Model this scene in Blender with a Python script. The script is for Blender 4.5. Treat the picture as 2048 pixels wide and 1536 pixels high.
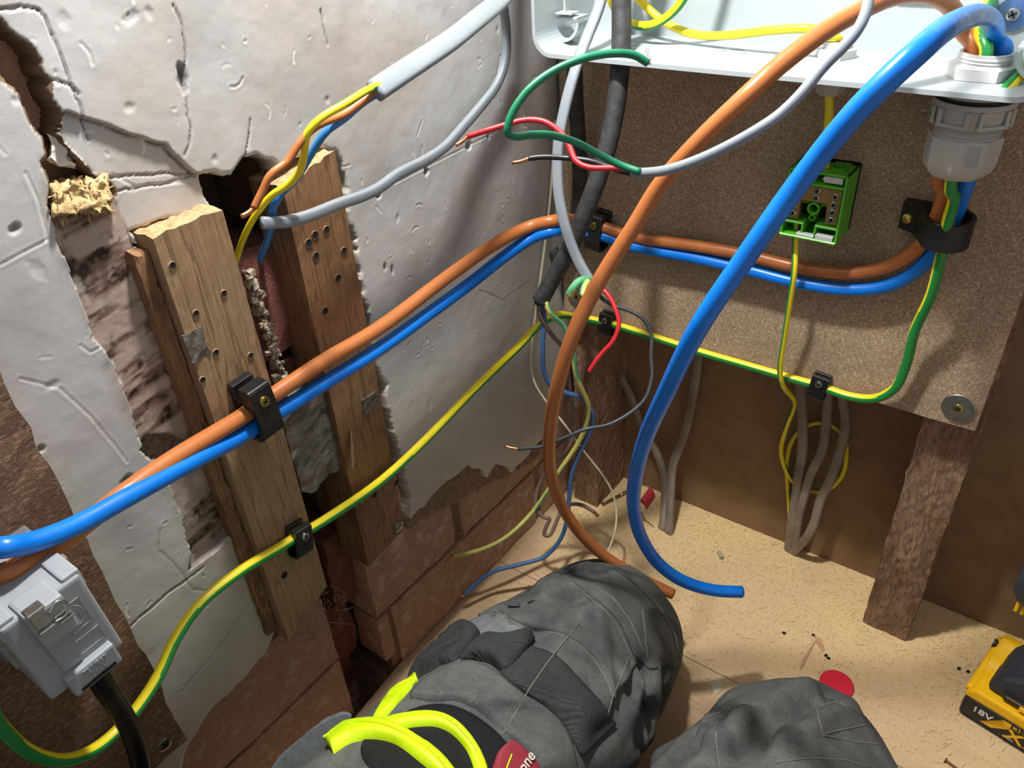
import bpy, bmesh, math, random
import numpy as np
from mathutils import Vector, Matrix
from mathutils.bvhtree import BVHTree
random.seed(7); rng = np.random.default_rng(7)
for o in list(bpy.data.objects): bpy.data.objects.remove(o)
sc = bpy.context.scene
COL = sc.collection
# ------------------------------------------------------------------ camera, light, exposure
# world: corner of the room at the origin, +X along the back wall, +Y into the back wall, +Z up (metres)
FPX = 1570.0
ROT = np.array([[0.8074519904615132, -0.29407252187867, 0.5114123922781494],
                [0.587279024175531, 0.4828331446809748, -0.6495964148307141],
                [-0.055898397679868324, 0.8248596888401082, 0.5625672074191876]])
CAM = np.array([0.36242224, -0.60059961, 0.59460526])
cd = bpy.data.cameras.new('camera'); cam = bpy.data.objects.new('camera', cd); COL.objects.link(cam)
cd.sensor_width = 36.0; cd.lens = 36.0 * FPX / 2048; cd.clip_start = 0.01
mw = np.eye(4); mw[:3, :3] = ROT; mw[:3, 3] = CAM
cam.matrix_world = Matrix(mw.tolist()); sc.camera = cam
wd = bpy.data.worlds.new('room_ambient'); sc.world = wd; wd.use_nodes = True
wd.node_tree.nodes['Background'].inputs[0].default_value = (0.93, 0.95, 1.0, 1)
wd.node_tree.nodes['Background'].inputs[1].default_value = 0.30
def lamp(name, loc, power, radius, color=(1, 1, 1)):
    l = bpy.data.lights.new(name, 'POINT'); l.energy = power; l.shadow_soft_size = radius; l.color = color
    o = bpy.data.objects.new(name, l); o.location = loc; COL.objects.link(o); return o
lamp('work_light', (0.105, -0.325, 0.86), 14.0, 0.020, (1.0, 0.985, 0.96))
vs = sc.view_settings
vs.view_transform = 'Standard'; vs.look = 'None'; vs.gamma = 1.0; vs.use_curve_mapping = False; vs.exposure = 0.5
# ------------------------------------------------------------------ geometry helpers
def V(a): return Vector([float(c) for c in a])
def ray(px, py): return ROT @ np.array([(px - 1024.0) / FPX, -(py - 768.0) / FPX, -1.0])
AX = {'x': 0, 'y': 1, 'z': 2}
def W(px, py, ax, val):                       # point of the photograph on a wall-, board- or floor-parallel plane
    r = ray(px, py); i = AX[ax]; t = (val - CAM[i]) / r[i]; return V(CAM + r * t)
def D(px, py, d): return V(CAM + ray(px, py) * d)
def PT(s):
    if isinstance(s, Vector): return s
    if len(s) == 3: return D(*s)
    return W(*s)
def link(o, parent=None):
    COL.objects.link(o)
    if parent is not None:
        o.parent = parent
    return o
def tag(o, label, cat=None, group=None, kind=None):
    if label: o['label'] = label
    if cat: o['category'] = cat
    if group: o['group'] = group
    if kind: o['kind'] = kind
    return o
def empty(name, loc, label, cat, group=None):
    o = bpy.data.objects.new(name, None); o.empty_display_size = 0.01; o.location = loc; link(o)
    return tag(o, label, cat, group)
def mesh_obj(name, me, mats, parent=None, smooth=True):
    if not isinstance(mats, (list, tuple)): mats = [mats]
    for m in mats: me.materials.append(m)
    if smooth: me.polygons.foreach_set('use_smooth', [True] * len(me.polygons))
    o = bpy.data.objects.new(name, me)
    link(o, parent)
    if parent is not None and parent.type == 'EMPTY': o.matrix_parent_inverse = Matrix.Translation(-parent.location)
    return o
def pyd(name, verts, faces, mats, parent=None, smooth=True, midx=None):
    me = bpy.data.meshes.new(name); me.from_pydata([tuple(v) for v in verts], [], faces); me.update()
    o = mesh_obj(name, me, mats, parent, smooth)
    if midx is not None: me.polygons.foreach_set('material_index', midx)
    return o
def from_bm(name, bm, mats, parent=None, smooth=False):
    bmesh.ops.recalc_face_normals(bm, faces=bm.faces)
    me = bpy.data.meshes.new(name); bm.to_mesh(me); bm.free(); return mesh_obj(name, me, mats, parent, smooth)
def bm_hexa(bm, c8):                          # eight corners: bottom ring 0-3, top ring 4-7
    v = [bm.verts.new(c) for c in c8]
    for f in ((3, 2, 1, 0), (4, 5, 6, 7), (0, 1, 5, 4), (1, 2, 6, 5), (2, 3, 7, 6), (3, 0, 4, 7)):
        bm.faces.new([v[i] for i in f])
    return v
def frame_box(o, ex, ey, ez, a, b):           # box spanned by a..b in the frame (o; ex, ey, ez)
    P = lambda x, y, z: o + ex * x + ey * y + ez * z
    return [P(a[0], a[1], a[2]), P(b[0], a[1], a[2]), P(b[0], b[1], a[2]), P(a[0], b[1], a[2]),
            P(a[0], a[1], b[2]), P(b[0], a[1], b[2]), P(b[0], b[1], b[2]), P(a[0], b[1], b[2])]
EX, EY, EZ, OO = Vector((1, 0, 0)), Vector((0, 1, 0)), Vector((0, 0, 1)), Vector((0, 0, 0))
def bevel(bm, w, seg=2):
    if w > 0: bmesh.ops.bevel(bm, geom=list(bm.edges), offset=w, segments=seg, affect='EDGES', profile=0.6)
def box(name, a, b, mats, parent=None, bw=0.0, seg=2, fr=None, smooth=False):
    o, ex, ey, ez = fr or (OO, EX, EY, EZ)
    bm = bmesh.new(); bm_hexa(bm, frame_box(o, ex, ey, ez, a, b)); bevel(bm, bw, seg)
    return from_bm(name, bm, mats, parent, smooth)
def prism(name, poly, dvec, mats, parent=None, bw=0.0, seg=2):
    bm = bmesh.new(); dv = Vector(dvec)
    lo = [bm.verts.new(p) for p in poly]; hi = [bm.verts.new(Vector(p) + dv) for p in poly]; n = len(poly)
    bm.faces.new(lo[::-1]); bm.faces.new(hi)
    for i in range(n): bm.faces.new((lo[i], lo[(i + 1) % n], hi[(i + 1) % n], hi[i]))
    bevel(bm, bw, seg)
    return from_bm(name, bm, mats, parent)
def catmull(P, n):
    P = [Vector(p) for p in P]
    Q = [P[0] * 2 - P[1]] + P + [P[-1] * 2 - P[-2]]; out = []
    for i in range(1, len(Q) - 2):
        p0, p1, p2, p3 = Q[i - 1], Q[i], Q[i + 1], Q[i + 2]
        t0 = 0.0; t1 = t0 + max((p1 - p0).length, 1e-6) ** .5; t2 = t1 + max((p2 - p1).length, 1e-6) ** .5; t3 = t2 + max((p3 - p2).length, 1e-6) ** .5
        for k in range(n):
            t = t1 + (t2 - t1) * k / n
            a1 = p0 * ((t1 - t) / (t1 - t0)) + p1 * ((t - t0) / (t1 - t0)); a2 = p1 * ((t2 - t) / (t2 - t1)) + p2 * ((t - t1) / (t2 - t1)); a3 = p2 * ((t3 - t) / (t3 - t2)) + p3 * ((t - t2) / (t3 - t2))
            b1 = a1 * ((t2 - t) / (t2 - t0)) + a2 * ((t - t0) / (t2 - t0)); b2 = a2 * ((t3 - t) / (t3 - t1)) + a3 * ((t - t1) / (t3 - t1))
            out.append(b1 * ((t2 - t) / (t2 - t1)) + b2 * ((t - t1) / (t2 - t1)))
    out.append(P[-1]); return out
def tube(name, pts, r, mats, parent=None, n=8, sides=14, flat=None, fdir=None, stripe=None, twist=0.0, smoothit=2, rfun=None, ragged=0.0):
    """pts: control points; r radius; flat: (half width, half thickness) with fdir = thickness direction; stripe: reference direction of the yellow half"""
    C = catmull([PT(p) for p in pts], n)
    for _ in range(smoothit): C = [C[0]] + [(C[i - 1] + C[i] * 2 + C[i + 1]) / 4 for i in range(1, len(C) - 1)] + [C[-1]]
    m = len(C); verts = []; faces = []; mi = []
    ref = Vector(fdir) if fdir is not None else Vector((0.3, 0.2, 1))
    T = [(C[min(i + 1, m - 1)] - C[max(i - 1, 0)]).normalized() for i in range(m)]
    nrm = (ref - T[0] * ref.dot(T[0])).normalized()
    for i in range(m):
        if fdir is not None:
            q = ref - T[i] * ref.dot(T[i])
            if q.length > 0.15: nrm = (nrm * 0.5 + q.normalized() * 0.5)
        nrm = (nrm - T[i] * nrm.dot(T[i])).normalized(); bi = T[i].cross(nrm)
        rr = r * (rfun(i / (m - 1)) if rfun else 1.0)
        for k in range(sides):
            a = 2 * math.pi * k / sides; c, s = math.cos(a), math.sin(a)
            if flat:
                e = 0.62; c = math.copysign(abs(c) ** e, c); s = math.copysign(abs(s) ** e, s)
                off = nrm * (c * flat[1]) + bi * (s * flat[0])
            else: off = (nrm * c + bi * s) * rr
            if ragged and i in (0, m - 1): off = off * (1 + random.uniform(-.25, .15)) + T[i] * random.uniform(-ragged, ragged)
            verts.append(C[i] + off)
    if stripe is not None: sref = [Vector(stripe)] * m if isinstance(stripe, Vector) or not isinstance(stripe[0], (tuple, list, Vector)) else None
    if stripe is not None and sref is None:
        sref = []
        for i in range(m):
            u = i / (m - 1) * (len(stripe) - 1); k = min(int(u), len(stripe) - 2); f = u - k
            sref.append((Vector(stripe[k]) * (1 - f) + Vector(stripe[k + 1]) * f))
    for i in range(m - 1):
        for k in range(sides):
            k2 = (k + 1) % sides
            faces.append((i * sides + k, i * sides + k2, (i + 1) * sides + k2, (i + 1) * sides + k))
            if stripe is not None:
                fc = (verts[i * sides + k] + verts[(i + 1) * sides + k2] + verts[i * sides + k2] + verts[(i + 1) * sides + k]) / 4 - (C[i] + C[i + 1]) / 2
                s0 = sref[i]; s0 = (s0 - T[i] * s0.dot(T[i])).normalized()
                mi.append(0 if fc.normalized().dot(s0) > 0.05 else 1)
    faces.append(tuple(range(sides))[::-1]); faces.append(tuple((m - 1) * sides + k for k in range(sides)))
    if stripe is not None: mi += [1, 1]
    o = pyd(name, verts, faces, mats, parent, True, mi if stripe is not None else None)
    o['_c'] = 0; del o['_c']
    return o
def lathe(name, prof, o, ex, ey, ez, mats, parent=None, n=40, smooth=True, flats=0, closed=False):
    """prof: (radius, height along ez); flats: six- or more-sided nut"""
    verts = []; faces = []; m = len(prof)
    for (r, h) in prof:
        for k in range(n):
            a = 2 * math.pi * k / n; rr = r
            if flats:
                w = 2 * math.pi / flats; q = (a % w) - w / 2; rr = r * math.cos(w / 2) / math.cos(q)
            verts.append(o + ex * (rr * math.cos(a)) + ey * (rr * math.sin(a)) + ez * h)
    for i in range(m - 1 if not closed else m):
        j = (i + 1) % m
        for k in range(n):
            k2 = (k + 1) % n; faces.append((i * n + k, i * n + k2, j * n + k2, j * n + k))
    if not closed:
        if prof[0][0] > 1e-6: faces.append(tuple(range(n))[::-1])
        if prof[-1][0] > 1e-6: faces.append(tuple((m - 1) * n + k for k in range(n)))
    ob = pyd(name, verts, faces, mats, parent, smooth)
    bm = bmesh.new(); bm.from_mesh(ob.data); bmesh.ops.recalc_face_normals(bm, faces=bm.faces); bm.to_mesh(ob.data); bm.free()
    if smooth:
        md = ob.modifiers.new('edges', 'EDGE_SPLIT'); md.split_angle = math.radians(35)
    return ob
# ------------------------------------------------------------------ materials
def lin(c):
    return tuple(((x / 255) / 12.92 if x / 255 <= .04045 else ((x / 255 + .055) / 1.055) ** 2.4) for x in c) + (1,)
def nt_base(name, rough=.5, metal=0.0, spec=None):
    m = bpy.data.materials.new(name); m.use_nodes = True; nt = m.node_tree; b = nt.nodes['Principled BSDF']
    b.inputs['Roughness'].default_value = rough; b.inputs['Metallic'].default_value = metal
    if spec is not None: b.inputs['Specular IOR Level'].default_value = spec
    return m, nt, b
def N(nt, t, **kw):
    n = nt.nodes.new(t)
    for k, v in kw.items():
        if k in n.inputs: n.inputs[k].default_value = v
        else: setattr(n, k, v)
    return n
def coords(nt, scale=(1, 1, 1), rot=(0, 0, 0)):
    tc = N(nt, 'ShaderNodeTexCoord'); mp = N(nt, 'ShaderNodeMapping'); mp.inputs['Scale'].default_value = scale; mp.inputs['Rotation'].default_value = rot
    nt.links.new(tc.outputs['Object'], mp.inputs['Vector']); return mp.outputs['Vector']
def ramp(nt, fac, stops, interp='LINEAR'):
    r = N(nt, 'ShaderNodeValToRGB'); r.color_ramp.interpolation = interp; e = r.color_ramp.elements
    while len(e) < len(stops): e.new(0.5)
    for i, (p, c) in enumerate(stops): e[i].position = p; e[i].color = c if len(c) == 4 else tuple(c) + (1,)
    nt.links.new(fac, r.inputs['Fac']); return r.outputs['Color']
def noise(nt, vec, scale, detail=4.0, rough=.55, dist=0.0):
    n = N(nt, 'ShaderNodeTexNoise'); n.inputs['Scale'].default_value = scale; n.inputs['Detail'].default_value = detail
    n.inputs['Roughness'].default_value = rough; n.inputs['Distortion'].default_value = dist; nt.links.new(vec, n.inputs['Vector']); return n.outputs['Fac']
def mixc(nt, fac, a, b, mode='MIX'):
    m = N(nt, 'ShaderNodeMix', data_type='RGBA', blend_type=mode)
    for s, v in ((6, a), (7, b)):
        if isinstance(v, tuple): m.inputs[s].default_value = v
        else: nt.links.new(v, m.inputs[s])
    if isinstance(fac, float): m.inputs[0].default_value = fac
    else: nt.links.new(fac, m.inputs[0])
    return m.outputs[2]
def math_(nt, op, a, b=None, clamp=False):
    m = N(nt, 'ShaderNodeMath', operation=op); m.use_clamp = clamp
    for i, v in enumerate((a, b)):
        if v is None: continue
        if isinstance(v, (int, float)): m.inputs[i].default_value = v
        else: nt.links.new(v, m.inputs[i])
    return m.outputs[0]
def bump(nt, b, h, strength, dist=0.001, prev=None):
    n = N(nt, 'ShaderNodeBump'); n.inputs['Strength'].default_value = strength; n.inputs['Distance'].default_value = dist
    nt.links.new(h, n.inputs['Height'])
    if prev is not None: nt.links.new(prev, n.inputs['Normal'])
    nt.links.new(n.outputs[0], b.inputs['Normal']); return n.outputs[0]
def attr(nt, name):
    a = N(nt, 'ShaderNodeAttribute', attribute_name=name); return a
def plain(name, c, rough=.45, metal=0.0, var=.12, vs_=120, bmp=0.0, bs=900, c2=None, coat=0.0, spec=None):
    m, nt, b = nt_base(name, rough, metal, spec); v = coords(nt)
    c = lin(c); d = lin(c2) if c2 else tuple(x * (1 - var) for x in c[:3]) + (1,)
    nt.links.new(ramp(nt, noise(nt, v, vs_), [(.35, c), (.7, d)]), b.inputs['Base Color'])
    nt.links.new(ramp(nt, noise(nt, v, vs_ * .6), [(.3, (rough * .85,) * 3), (.7, (min(1, rough * 1.2),) * 3)]), b.inputs['Roughness'])
    if bmp: bump(nt, b, noise(nt, v, bs, 3), bmp, .0006)
    if coat: b.inputs['Coat Weight'].default_value = coat
    return m
def wood(name, light, dark, axis='z', ring=55, rough=.75, bmp=.35, dirt=None, dirt_amt=(.5, .75)):
    m, nt, b = nt_base(name, rough)
    sc_ = {'z': (1, 1, .06), 'y': (1, .06, 1), 'x': (.06, 1, 1)}[axis]
    v = coords(nt, sc_)
    d = noise(nt, v, 30, 3)
    w = N(nt, 'ShaderNodeTexWave', wave_type='BANDS', bands_direction='Y' if axis != 'y' else 'X', wave_profile='SIN'); w.inputs['Scale'].default_value = ring; w.inputs['Distortion'].default_value = 9; w.inputs['Detail'].default_value = 2; w.inputs['Detail Scale'].default_value = 6.0
    nt.links.new(v, w.inputs['Vector'])
    f = noise(nt, coords(nt, tuple(s * 1.0 for s in sc_)), 900, 4)
    c = ramp(nt, w.outputs['Fac'], [(.02, tuple(a * .75 + b_ * .25 for a, b_ in zip(lin(dark), lin(light)))), (.13, lin(light)), (.9, tuple(x * .88 for x in lin(light)[:3]))])
    c = mixc(nt, ramp(nt, f, [(.35, (.0,) * 3), (.75, (.55,) * 3)]), c, lin(dark))
    v2 = coords(nt)
    if dirt: c = mixc(nt, ramp(nt, noise(nt, v2, 28, 6, .65), [(dirt_amt[0], (0, 0, 0)), (dirt_amt[1], (1, 1, 1))]), c, lin(dirt))
    nt.links.new(c, b.inputs['Base Color'])
    h = math_(nt, 'ADD', math_(nt, 'MULTIPLY', f, 1.0), math_(nt, 'MULTIPLY', w.outputs['Fac'], .25))
    bump(nt, b, h, bmp, .0008)
    return m
def chip(name, base, flecks, dark, scale=1.0, bmp=.3):
    m, nt, b = nt_base(name, .82)
    v = coords(nt)
    n1 = noise(nt, v, 420 * scale, 5, .7, 1.2)
    c = ramp(nt, n1, [(.30, lin(dark)), (.46, lin(base)), (.58, lin(base)), (.72, lin(flecks))])
    for rot, sc_ in (((.5, .9, .2), 1.0), ((1.9, .3, 1.4), 1.25), ((.9, 2.1, 2.3), .8)):
        vo = N(nt, 'ShaderNodeTexVoronoi'); vo.inputs['Scale'].default_value = 1.0
        nt.links.new(coords(nt, (560 * scale * sc_, 150 * scale * sc_, 560 * scale * sc_), rot), vo.inputs['Vector'])
        s = N(nt, 'ShaderNodeSeparateColor'); nt.links.new(vo.outputs['Color'], s.inputs[0])
        f = math_(nt, 'MULTIPLY', math_(nt, 'GREATER_THAN', s.outputs[0], .72), math_(nt, 'LESS_THAN', vo.outputs['Distance'], .40))
        c = mixc(nt, math_(nt, 'MULTIPLY', f, .7), c, lin(flecks))
        f2 = math_(nt, 'MULTIPLY', math_(nt, 'LESS_THAN', s.outputs[0], .035), math_(nt, 'LESS_THAN', vo.outputs['Distance'], .35))
        c = mixc(nt, math_(nt, 'MULTIPLY', f2, .8), c, lin(dark))
    big = noise(nt, v, 14, 3)
    c = mixc(nt, ramp(nt, big, [(.35, (0, 0, 0)), (.7, (.25,) * 3)]), c, lin(dark))
    nt.links.new(c, b.inputs['Base Color'])
    bump(nt, b, n1, bmp, .0006)
    return m
def pvc(name, c, c2=None, rough=.32, dust=.0):
    m, nt, b = nt_base(name, rough); v = coords(nt)
    c = lin(c); d = lin(c2) if c2 else tuple(x * .9 for x in c[:3]) + (1,)
    col = ramp(nt, noise(nt, v, 40), [(.35, c), (.7, d)])
    if dust: col = mixc(nt, ramp(nt, noise(nt, v, 300, 6, .7), [(.58, (0,) * 3), (.75, (dust,) * 3)]), col, lin((200, 190, 170)))
    nt.links.new(col, b.inputs['Base Color'])
    nt.links.new(ramp(nt, noise(nt, v, 200), [(.3, (rough * .8,) * 3), (.7, (rough * 1.35,) * 3)]), b.inputs['Roughness'])
    return m
MT = {}
MT['brown'] = pvc('brown_pvc', (180, 108, 58), (170, 100, 52))
MT['blue'] = pvc('blue_pvc', (0, 116, 214), (0, 104, 200))
MT['yellow'] = pvc('yellow_pvc', (236, 216, 40), (226, 204, 30))
MT['green'] = pvc('green_pvc', (36, 140, 66), (28, 128, 56))
MT['yellow_old'] = pvc('aged_yellow_pvc', (206, 200, 110), (190, 184, 92), .5)
MT['green_old'] = pvc('aged_green_pvc', (92, 168, 118), (76, 150, 104), .5)
MT['grey'] = pvc('grey_pvc', (132, 139, 145), (122, 130, 137), .4)
MT['grey_old'] = pvc('old_grey_pvc', (150, 138, 122), (118, 106, 92), .6, .35)
MT['black_cable'] = plain('old_black_rubber', (58, 57, 57), .7, 0, .3, 160, .5, 500, (34, 34, 35))
MT['black_flex'] = plain('black_flex_rubber', (10, 10, 11), .4, 0, .3, 90, .1, 700, spec=.25)
MT['red'] = pvc('red_pvc', (206, 42, 48), (190, 34, 42))
MT['black_core'] = pvc('black_core_pvc', (30, 31, 33), (22, 22, 24), .38)
MT['black_core_old'] = pvc('dusty_black_core_pvc', (62, 66, 70), (44, 48, 52), .45)
MT['green_sleeve'] = pvc('green_sleeve_pvc', (20, 122, 84), (14, 108, 74), .35)
MT['blue_core'] = pvc('light_blue_core_pvc', (52, 128, 196), (40, 112, 180), .4)
MT['blue_old'] = pvc('dull_blue_core_pvc', (74, 112, 164), (58, 92, 140), .5)
MT['grey_brown_core'] = pvc('faded_brown_core_pvc', (124, 102, 92), (104, 84, 76), .5)
MT['white_wire'] = pvc('cream_bell_wire_pvc', (226, 216, 190), (206, 194, 166), .5)
MT['copper'] = plain('bare_copper', (214, 140, 96), .28, 1.0, .2, 500)
MT['black_plastic'] = plain('black_plastic', (24, 24, 25), .42, 0, .25, 200, .12, 1200)
MT['steel'] = plain('zinc_steel', (200, 198, 190), .3, 1.0, .25, 300)
MT['brass_screw'] = plain('passivated_yellow_steel', (196, 176, 96), .3, 1.0, .3, 300)
MT['brass'] = plain('dull_brass_bar', (170, 138, 88), .45, .7, .2, 250)
MT['dark'] = plain('painted_recess_shade', (14, 13, 12), .8)  # near-black colour paints the shade inside holes, slots and voids
# ------------------------------------------------------------------ numeric noise and outline tools
def vnoise(u, v, scale, octaves=4, seed=0, pers=.55):
    out = np.zeros_like(u); amp = 1.0; tot = 0.0
    for o in range(octaves):
        r = np.random.default_rng(seed * 97 + o).random((128, 128)); s = scale * 2 ** o
        x = u * s + 13.7 * o; y = v * s + 5.1 * o; xi = np.floor(x).astype(int); yi = np.floor(y).astype(int); fx = x - xi; fy = y - yi
        fx = fx * fx * (3 - 2 * fx); fy = fy * fy * (3 - 2 * fy)
        a = r[xi % 128, yi % 128]; b = r[(xi + 1) % 128, yi % 128]; c = r[xi % 128, (yi + 1) % 128]; d = r[(xi + 1) % 128, (yi + 1) % 128]
        out += amp * ((a * (1 - fx) + b * fx) * (1 - fy) + (c * (1 - fx) + d * fx) * fy); tot += amp; amp *= pers
    return out / tot
def inside(u, v, poly):
    r = np.zeros(u.shape, bool); n = len(poly)
    for i in range(n):
        (x1, y1), (x2, y2) = poly[i], poly[(i + 1) % n]
        if y1 == y2: continue
        c = ((y1 > v) != (y2 > v)) & (u < (x2 - x1) * (v - y1) / (y2 - y1) + x1); r ^= c
    return r
def pdist(u, v, line):
    d = np.full(u.shape, 1e9)
    for (x1, y1), (x2, y2) in zip(line[:-1], line[1:]):
        dx, dy = x2 - x1, y2 - y1; L = dx * dx + dy * dy + 1e-12
        t = np.clip(((u - x1) * dx + (v - y1) * dy) / L, 0, 1); d = np.minimum(d, np.hypot(u - x1 - t * dx, v - y1 - t * dy))
    return d
def yz(pts, x=.012): return [(p.y, p.z) for p in (W(a, b, 'x', x) for a, b in pts)]
def lin3(c): return np.array(lin(c)[:3])
def grid_mesh(name, X, Y, Z, keep, mats, parent=None, color=None):
    """X, Y, Z: 2-D arrays of vertex positions; keep: 2-D bool mask of cells"""
    h, w = X.shape; idx = np.arange(h * w).reshape(h, w)
    q = np.stack([idx[:-1, :-1], idx[1:, :-1], idx[1:, 1:], idx[:-1, 1:]], -1)[keep]
    used = np.unique(q); remap = np.full(h * w, -1); remap[used] = np.arange(len(used)); q = remap[q]
    co = np.stack([X.ravel(), Y.ravel(), Z.ravel()], -1)[used]
    me = bpy.data.meshes.new(name); me.vertices.add(len(co)); me.vertices.foreach_set('co', co.ravel().astype(np.float32))
    me.loops.add(q.size); me.loops.foreach_set('vertex_index', q.ravel().astype(np.int32))
    me.polygons.add(len(q)); me.polygons.foreach_set('loop_start', (np.arange(len(q)) * 4).astype(np.int32))
    me.update(calc_edges=True); me.validate()
    if color is not None:
        a = me.color_attributes.new('paint', 'FLOAT_COLOR', 'POINT')
        a.data.foreach_set('color', np.concatenate([color.reshape(-1, 3)[used], np.ones((len(used), 1))], 1).ravel().astype(np.float32))
    return mesh_obj(name, me, mats, parent, True)
def paint_mat(name, rough=.6, fine=700, amt=.18, bmp=.25, spec=.4):
    m, nt, b = nt_base(name, rough, 0, spec); v = coords(nt); a = attr(nt, 'paint')
    f = noise(nt, v, fine, 5, .65)
    c = mixc(nt, ramp(nt, f, [(.35, (0,) * 3), (.75, (amt,) * 3)]), a.outputs['Color'], mixc(nt, 1.0, a.outputs['Color'], (.35, .33, .3, 1), 'MULTIPLY'))
    nt.links.new(c, b.inputs['Base Color']); bump(nt, b, f, bmp, .0004); return m
def rough_box(name, corners, n3, amp, mats, parent=None, scale=220, end=0.0, end_axis=2, seed=0, smooth=False):
    """box of eight corners divided n3 times with worn, uneven faces"""
    from mathutils import noise as mn
    c = [Vector(p) for p in corners]; nx, ny, nz = n3; vid = {}; verts = []; faces = []
    def P(i, j, k):
        key = (i, j, k)
        if key in vid: return vid[key]
        a, b_, g = i / nx, j / ny, k / nz
        lo = (c[0] * (1 - a) + c[1] * a) * (1 - b_) + (c[3] * (1 - a) + c[2] * a) * b_
        hi = (c[4] * (1 - a) + c[5] * a) * (1 - b_) + (c[7] * (1 - a) + c[6] * a) * b_
        p = lo * (1 - g) + hi * g
        q = p * scale + Vector((seed * 3.1, seed * 1.7, 0)); d = Vector((mn.noise(q), mn.noise(q + Vector((9, 0, 0))), mn.noise(q + Vector((0, 9, 0)))))
        ee = sum(1 for t, n in ((i, nx), (j, ny), (k, nz)) if t in (0, n))
        p = p + d * amp * (1.0 if ee < 2 else 1.5)
        t = (i / nx, j / ny, k / nz)[end_axis]
        if end and t in (0.0, 1.0): p = p + (c[4] - c[0]).normalized() * (mn.noise(q * 2.3) * end * (1 if t else -1)) if end_axis == 2 else p
        vid[key] = len(verts); verts.append(p); return vid[key]
    for i in range(nx):
        for j in range(ny):
            faces.append((P(i, j, 0), P(i, j + 1, 0), P(i + 1, j + 1, 0), P(i + 1, j, 0))); faces.append((P(i, j, nz), P(i + 1, j, nz), P(i + 1, j + 1, nz), P(i, j + 1, nz)))
    for i in range(nx):
        for k in range(nz):
            faces.append((P(i, 0, k), P(i + 1, 0, k), P(i + 1, 0, k + 1), P(i, 0, k + 1))); faces.append((P(i, ny, k), P(i, ny, k + 1), P(i + 1, ny, k + 1), P(i + 1, ny, k)))
    for j in range(ny):
        for k in range(nz):
            faces.append((P(0, j, k), P(0, j, k + 1), P(0, j + 1, k + 1), P(0, j + 1, k))); faces.append((P(nx, j, k), P(nx, j + 1, k), P(nx, j + 1, k + 1), P(nx, j, k + 1)))
    o = pyd(name, verts, faces, mats, parent, smooth)
    bm = bmesh.new(); bm.from_mesh(o.data); bmesh.ops.recalc_face_normals(bm, faces=bm.faces); bm.to_mesh(o.data); bm.free()
    return o
def brickmat(name, a, b_, c_, soot):
    m, nt, b = nt_base(name, .85); v = coords(nt)
    oi = N(nt, 'ShaderNodeObjectInfo')
    n1 = noise(nt, v, 60, 6, .65); n2 = noise(nt, v, 420, 5, .7)
    c = ramp(nt, n1, [(.3, lin(a)), (.5, lin(b_)), (.7, lin(c_))])
    c = mixc(nt, ramp(nt, n2, [(.42, (0,) * 3), (.75, (.4,) * 3)]), c, lin(soot))
    c = mixc(nt, math_(nt, 'MULTIPLY', oi.outputs['Random'], .35), c, lin(b_))
    nt.links.new(c, b.inputs['Base Color']); bump(nt, b, math_(nt, 'ADD', n2, n1), .8, .0020); return m
MT['brick'] = brickmat('old_red_brick', (206, 168, 142), (180, 140, 116), (220, 198, 176), (120, 94, 76))
MT['mortar'] = plain('sandy_lime_mortar', (150, 122, 94), .92, 0, .4, 70, .9, 320, (110, 86, 64))
MT['plaster'] = paint_mat('painted_plaster', .5, 900, .10, .18)
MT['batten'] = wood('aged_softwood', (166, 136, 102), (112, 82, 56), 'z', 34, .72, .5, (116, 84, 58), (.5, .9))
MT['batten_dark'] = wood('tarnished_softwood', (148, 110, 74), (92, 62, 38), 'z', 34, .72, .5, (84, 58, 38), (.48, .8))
def sawn_mat():
    m, nt, b = nt_base('sawn_rough_softwood', .9); v = coords(nt)
    f = noise(nt, coords(nt, (1, 1, .22), (.25, .15, 0)), 520, 6, .7, .6); g = noise(nt, coords(nt, (1, 1, .3)), 60, 5, .65)
    c = ramp(nt, g, [(.3, lin((122, 88, 64))), (.5, lin((158, 124, 96))), (.72, lin((176, 146, 118)))])
    c = mixc(nt, ramp(nt, f, [(.38, (.75,) * 3), (.52, (0,) * 3)]), c, lin((84, 60, 44)))
    c = mixc(nt, ramp(nt, f, [(.62, (0,) * 3), (.76, (.7,) * 3)]), c, lin((206, 182, 154)))
    nt.links.new(c, b.inputs['Base Color']); bump(nt, b, f, 1.0, .0022); return m
MT['post'] = sawn_mat()
MT['chip'] = chip('raw_chipboard', (160, 136, 110), (208, 186, 156), (100, 78, 58), 1.4)
MT['chip_dark'] = chip('weathered_chipboard', (118, 88, 64), (160, 128, 98), (62, 42, 28), 1.5, 1.0)
MT['ply'] = plain('brown_back_board', (140, 112, 80), .8, 0, .3, 40, .3, 260, (126, 98, 68))
MT['grey_block'] = plain('grey_cement_block', (112, 106, 96), .92, 0, .4, 60, .8, 420, (72, 66, 58))
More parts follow.
